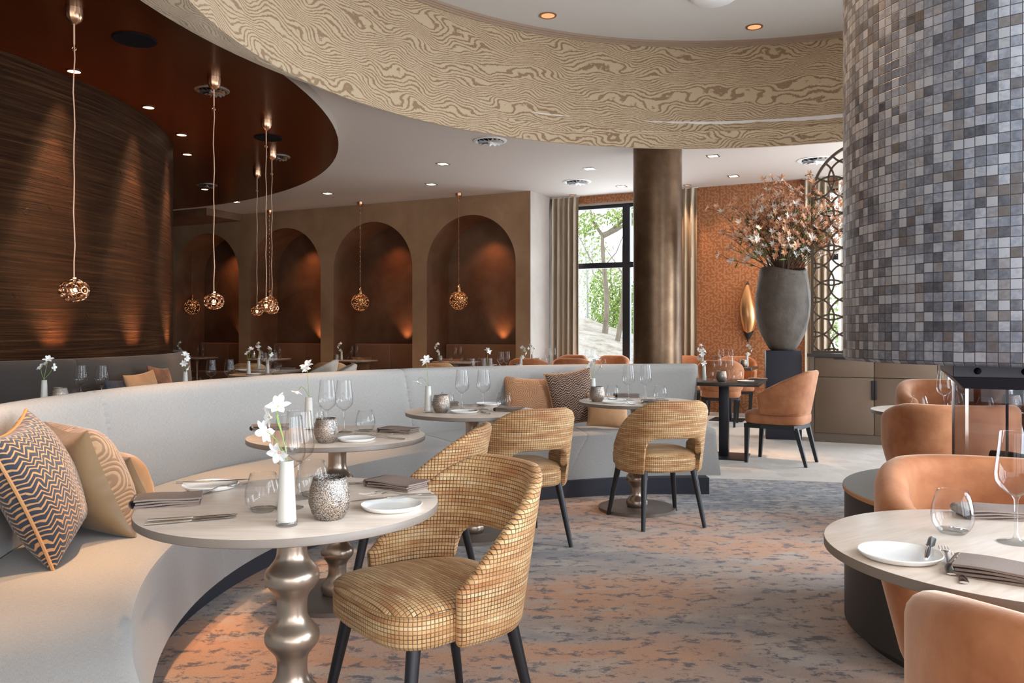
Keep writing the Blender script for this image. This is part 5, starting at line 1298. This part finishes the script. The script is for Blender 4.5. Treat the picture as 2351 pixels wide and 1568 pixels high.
# ================================================================== LIGHT AND CAMERA
def lamp(name, kind, loc, energy, color, target=None, **kw):
    l = bpy.data.lights.new(name, kind); l.energy = energy; l.color = color
    for k, v in kw.items(): setattr(l, k, v)
    o = bpy.data.objects.new(name, l); COL.objects.link(o); o.location = loc
    if target is not None: o.rotation_euler = (Vector(target)-Vector(loc)).to_track_quat('-Z', 'Y').to_euler()
    return o
DAY = (.79, .895, 1.0); WARM = (1.0, .60, .32); WARM2 = (1.0, .70, .45)
E_SPOT, E_WASH = 75, 80
for key, E in (('near', 330), ('far', 240), ('back', 50)):
    for c, dr, sx, sz in LW[key]: lamp('window_daylight', 'AREA', c, E, DAY, c + dr, shape='RECTANGLE', size=sx, size_y=sz)
p = wl(6.26, -.12, 1.7); lamp('window_daylight', 'AREA', p, 120, DAY, p + Vector((WN.x, WN.y, 0)), shape='RECTANGLE', size=1.6, size_y=3.2)
p = wl(.8, -.14, 1.7); lamp('window_daylight', 'AREA', p, 100, DAY, p + Vector((WN.x, WN.y, 0)), shape='RECTANGLE', size=2.2, size_y=3.2)
p = wl(4.5, -.14, 1.7); lamp('window_daylight', 'AREA', p, 70, DAY, p + Vector((WN.x, WN.y, 0)), shape='RECTANGLE', size=1.25, size_y=3.2)
# wall washers on the plaster core
kc = (-8.04, 7.79)
for px in (125, 304, 384):
    best = min((R_(a*.25) for a in range(-160, 200)), key=lambda a: abs((kc[0]+4.39*math.cos(a))/(kc[1]+4.39*math.sin(a)) - (px-CX)/F) if a < R_(24.5) else 9)
    u = Vector((math.cos(best), math.sin(best), 0)); w_ = Vector((*kc, 0)) + u*4.39
    lamp('wall_washer', 'SPOT', w_ + u*.26 + Vector((0, 0, 3.36)), E_WASH*1.9, (1, .52, .24), w_ + u*.02 + Vector((0, 0, 1.6)), spot_size=R_(40), spot_blend=.6, shadow_soft_size=.03)
    lamp('bench_uplight', 'AREA', w_ + u*.075 + Vector((0, 0, 1.012)), 3.2, (1, .46, .19), w_ + u*.06 + Vector((0, 0, 2.0)), shape='RECTANGLE', size=.20, size_y=.03, spread=R_(80)).rotation_euler = (PI, 0, best+PI/2)
# niche lamps
for (s0, s1) in NI:
    m = (s0+s1)/2
    lamp('niche_uplight', 'SPOT', W(s0+.58, .66, 1.06), 14, (1, .45, .2), W(s0+.58, .72, 2.2), spot_size=R_(95), spot_blend=1, shadow_soft_size=.03)
    lamp('niche_downlight', 'SPOT', W(m-.1, .45, 3.0), 20, (1, .40, .18), W(m, .6, 1.2), spot_size=R_(110), spot_blend=1, shadow_soft_size=.05)
# recessed spots
for px, py in [(1017, 376), (752, 444), (990, 423), (1353, 387), (1637, 358), (1684, 404), (1427, 428), (541, 463)]:
    x, y = onz(px, py, ZC); lamp('ceiling_spot', 'SPOT', (x, y, 3.48), E_SPOT, WARM2, (x, y, 0), spot_size=R_(75), spot_blend=.7, shadow_soft_size=.05)
for px, py in [(170, 163), (341, 246), (417, 309), (430, 354), (470, 434)]:
    x, y = onz(px, py, ZD); lamp('ceiling_spot', 'SPOT', (x, y, 3.38), E_SPOT*.5, WARM, (x, y, 0), spot_size=R_(60), spot_blend=.7, shadow_soft_size=.04)
for px, py in [(1578, 425), (1858, 402)]:
    x, y = onz(px, py, ZC); lamp('curtain_spot', 'SPOT', (x, y, 3.48), E_SPOT*.6, WARM, (x+.02, y+.12, 1.6), spot_size=R_(60), spot_blend=.7, shadow_soft_size=.04)
for s in (2.5, 3.2):
    p = wl(s, .55, 3.47); lamp('wallpaper_spot', 'SPOT', p, E_SPOT*.45, WARM2, wl(s, 0, 1.2), spot_size=R_(80), spot_blend=.8, shadow_soft_size=.05)
# spots of the raised ceiling shining down on the banquette
for x, y, tx, ty in [(.38, 8.55, .4, 6.6), (2.67, 8.86, 2.4, 8.0), (-1.0, 6.9, -1.25, 4.9), (-1.6, 4.9, -1.55, 3.9), (-1.0, 2.9, -1.62, 2.35), (-1.3, 3.6, -1.4, 3.0)]:
    lamp('high_warm_spot', 'SPOT', (x, y, ZU-.03), E_SPOT*8, WARM, (tx, ty, .45), spot_size=R_(22), spot_blend=1, shadow_soft_size=.07)
lamp('high_warm_spot', 'SPOT', (-.9, 4.9, ZU-.03), E_SPOT*7, WARM, (1.40, 3.5, 2.3), spot_size=R_(34), spot_blend=1, shadow_soft_size=.07)  # added lamp, stands in for warm surroundings browning the hood's side
w = bpy.data.worlds.new('sky'); scene.world = w; w.use_nodes = True; bg = w.node_tree.nodes['Background']; bg.inputs[0].default_value = (.93, .97, 1.0, 1); bg.inputs[1].default_value = 2.1

cam = bpy.data.cameras.new('camera'); co = bpy.data.objects.new('camera', cam); COL.objects.link(co)
co.location = (0, 0, H); co.rotation_euler = (PI/2, 0, 0)
cam.sensor_fit = 'HORIZONTAL'; cam.sensor_width = 36; cam.lens = F/2351*36
cam.shift_x = 0.0; cam.shift_y = -(784-HY)/2351; cam.clip_start = .05; cam.clip_end = 200
scene.camera = co
vs = scene.view_settings; vs.view_transform = 'Standard'; vs.look = 'None'; vs.exposure = 0.22; vs.gamma = 1.0; vs.use_curve_mapping = False
cy = scene.cycles
cy.max_bounces = 8; cy.transparent_max_bounces = 24; cy.glossy_bounces = 4; cy.transmission_bounces = 8; cy.diffuse_bounces = 5; cy.caustics_reflective = False; cy.caustics_refractive = False; cy.sample_clamp_indirect = 4.0; cy.blur_glossy = .5
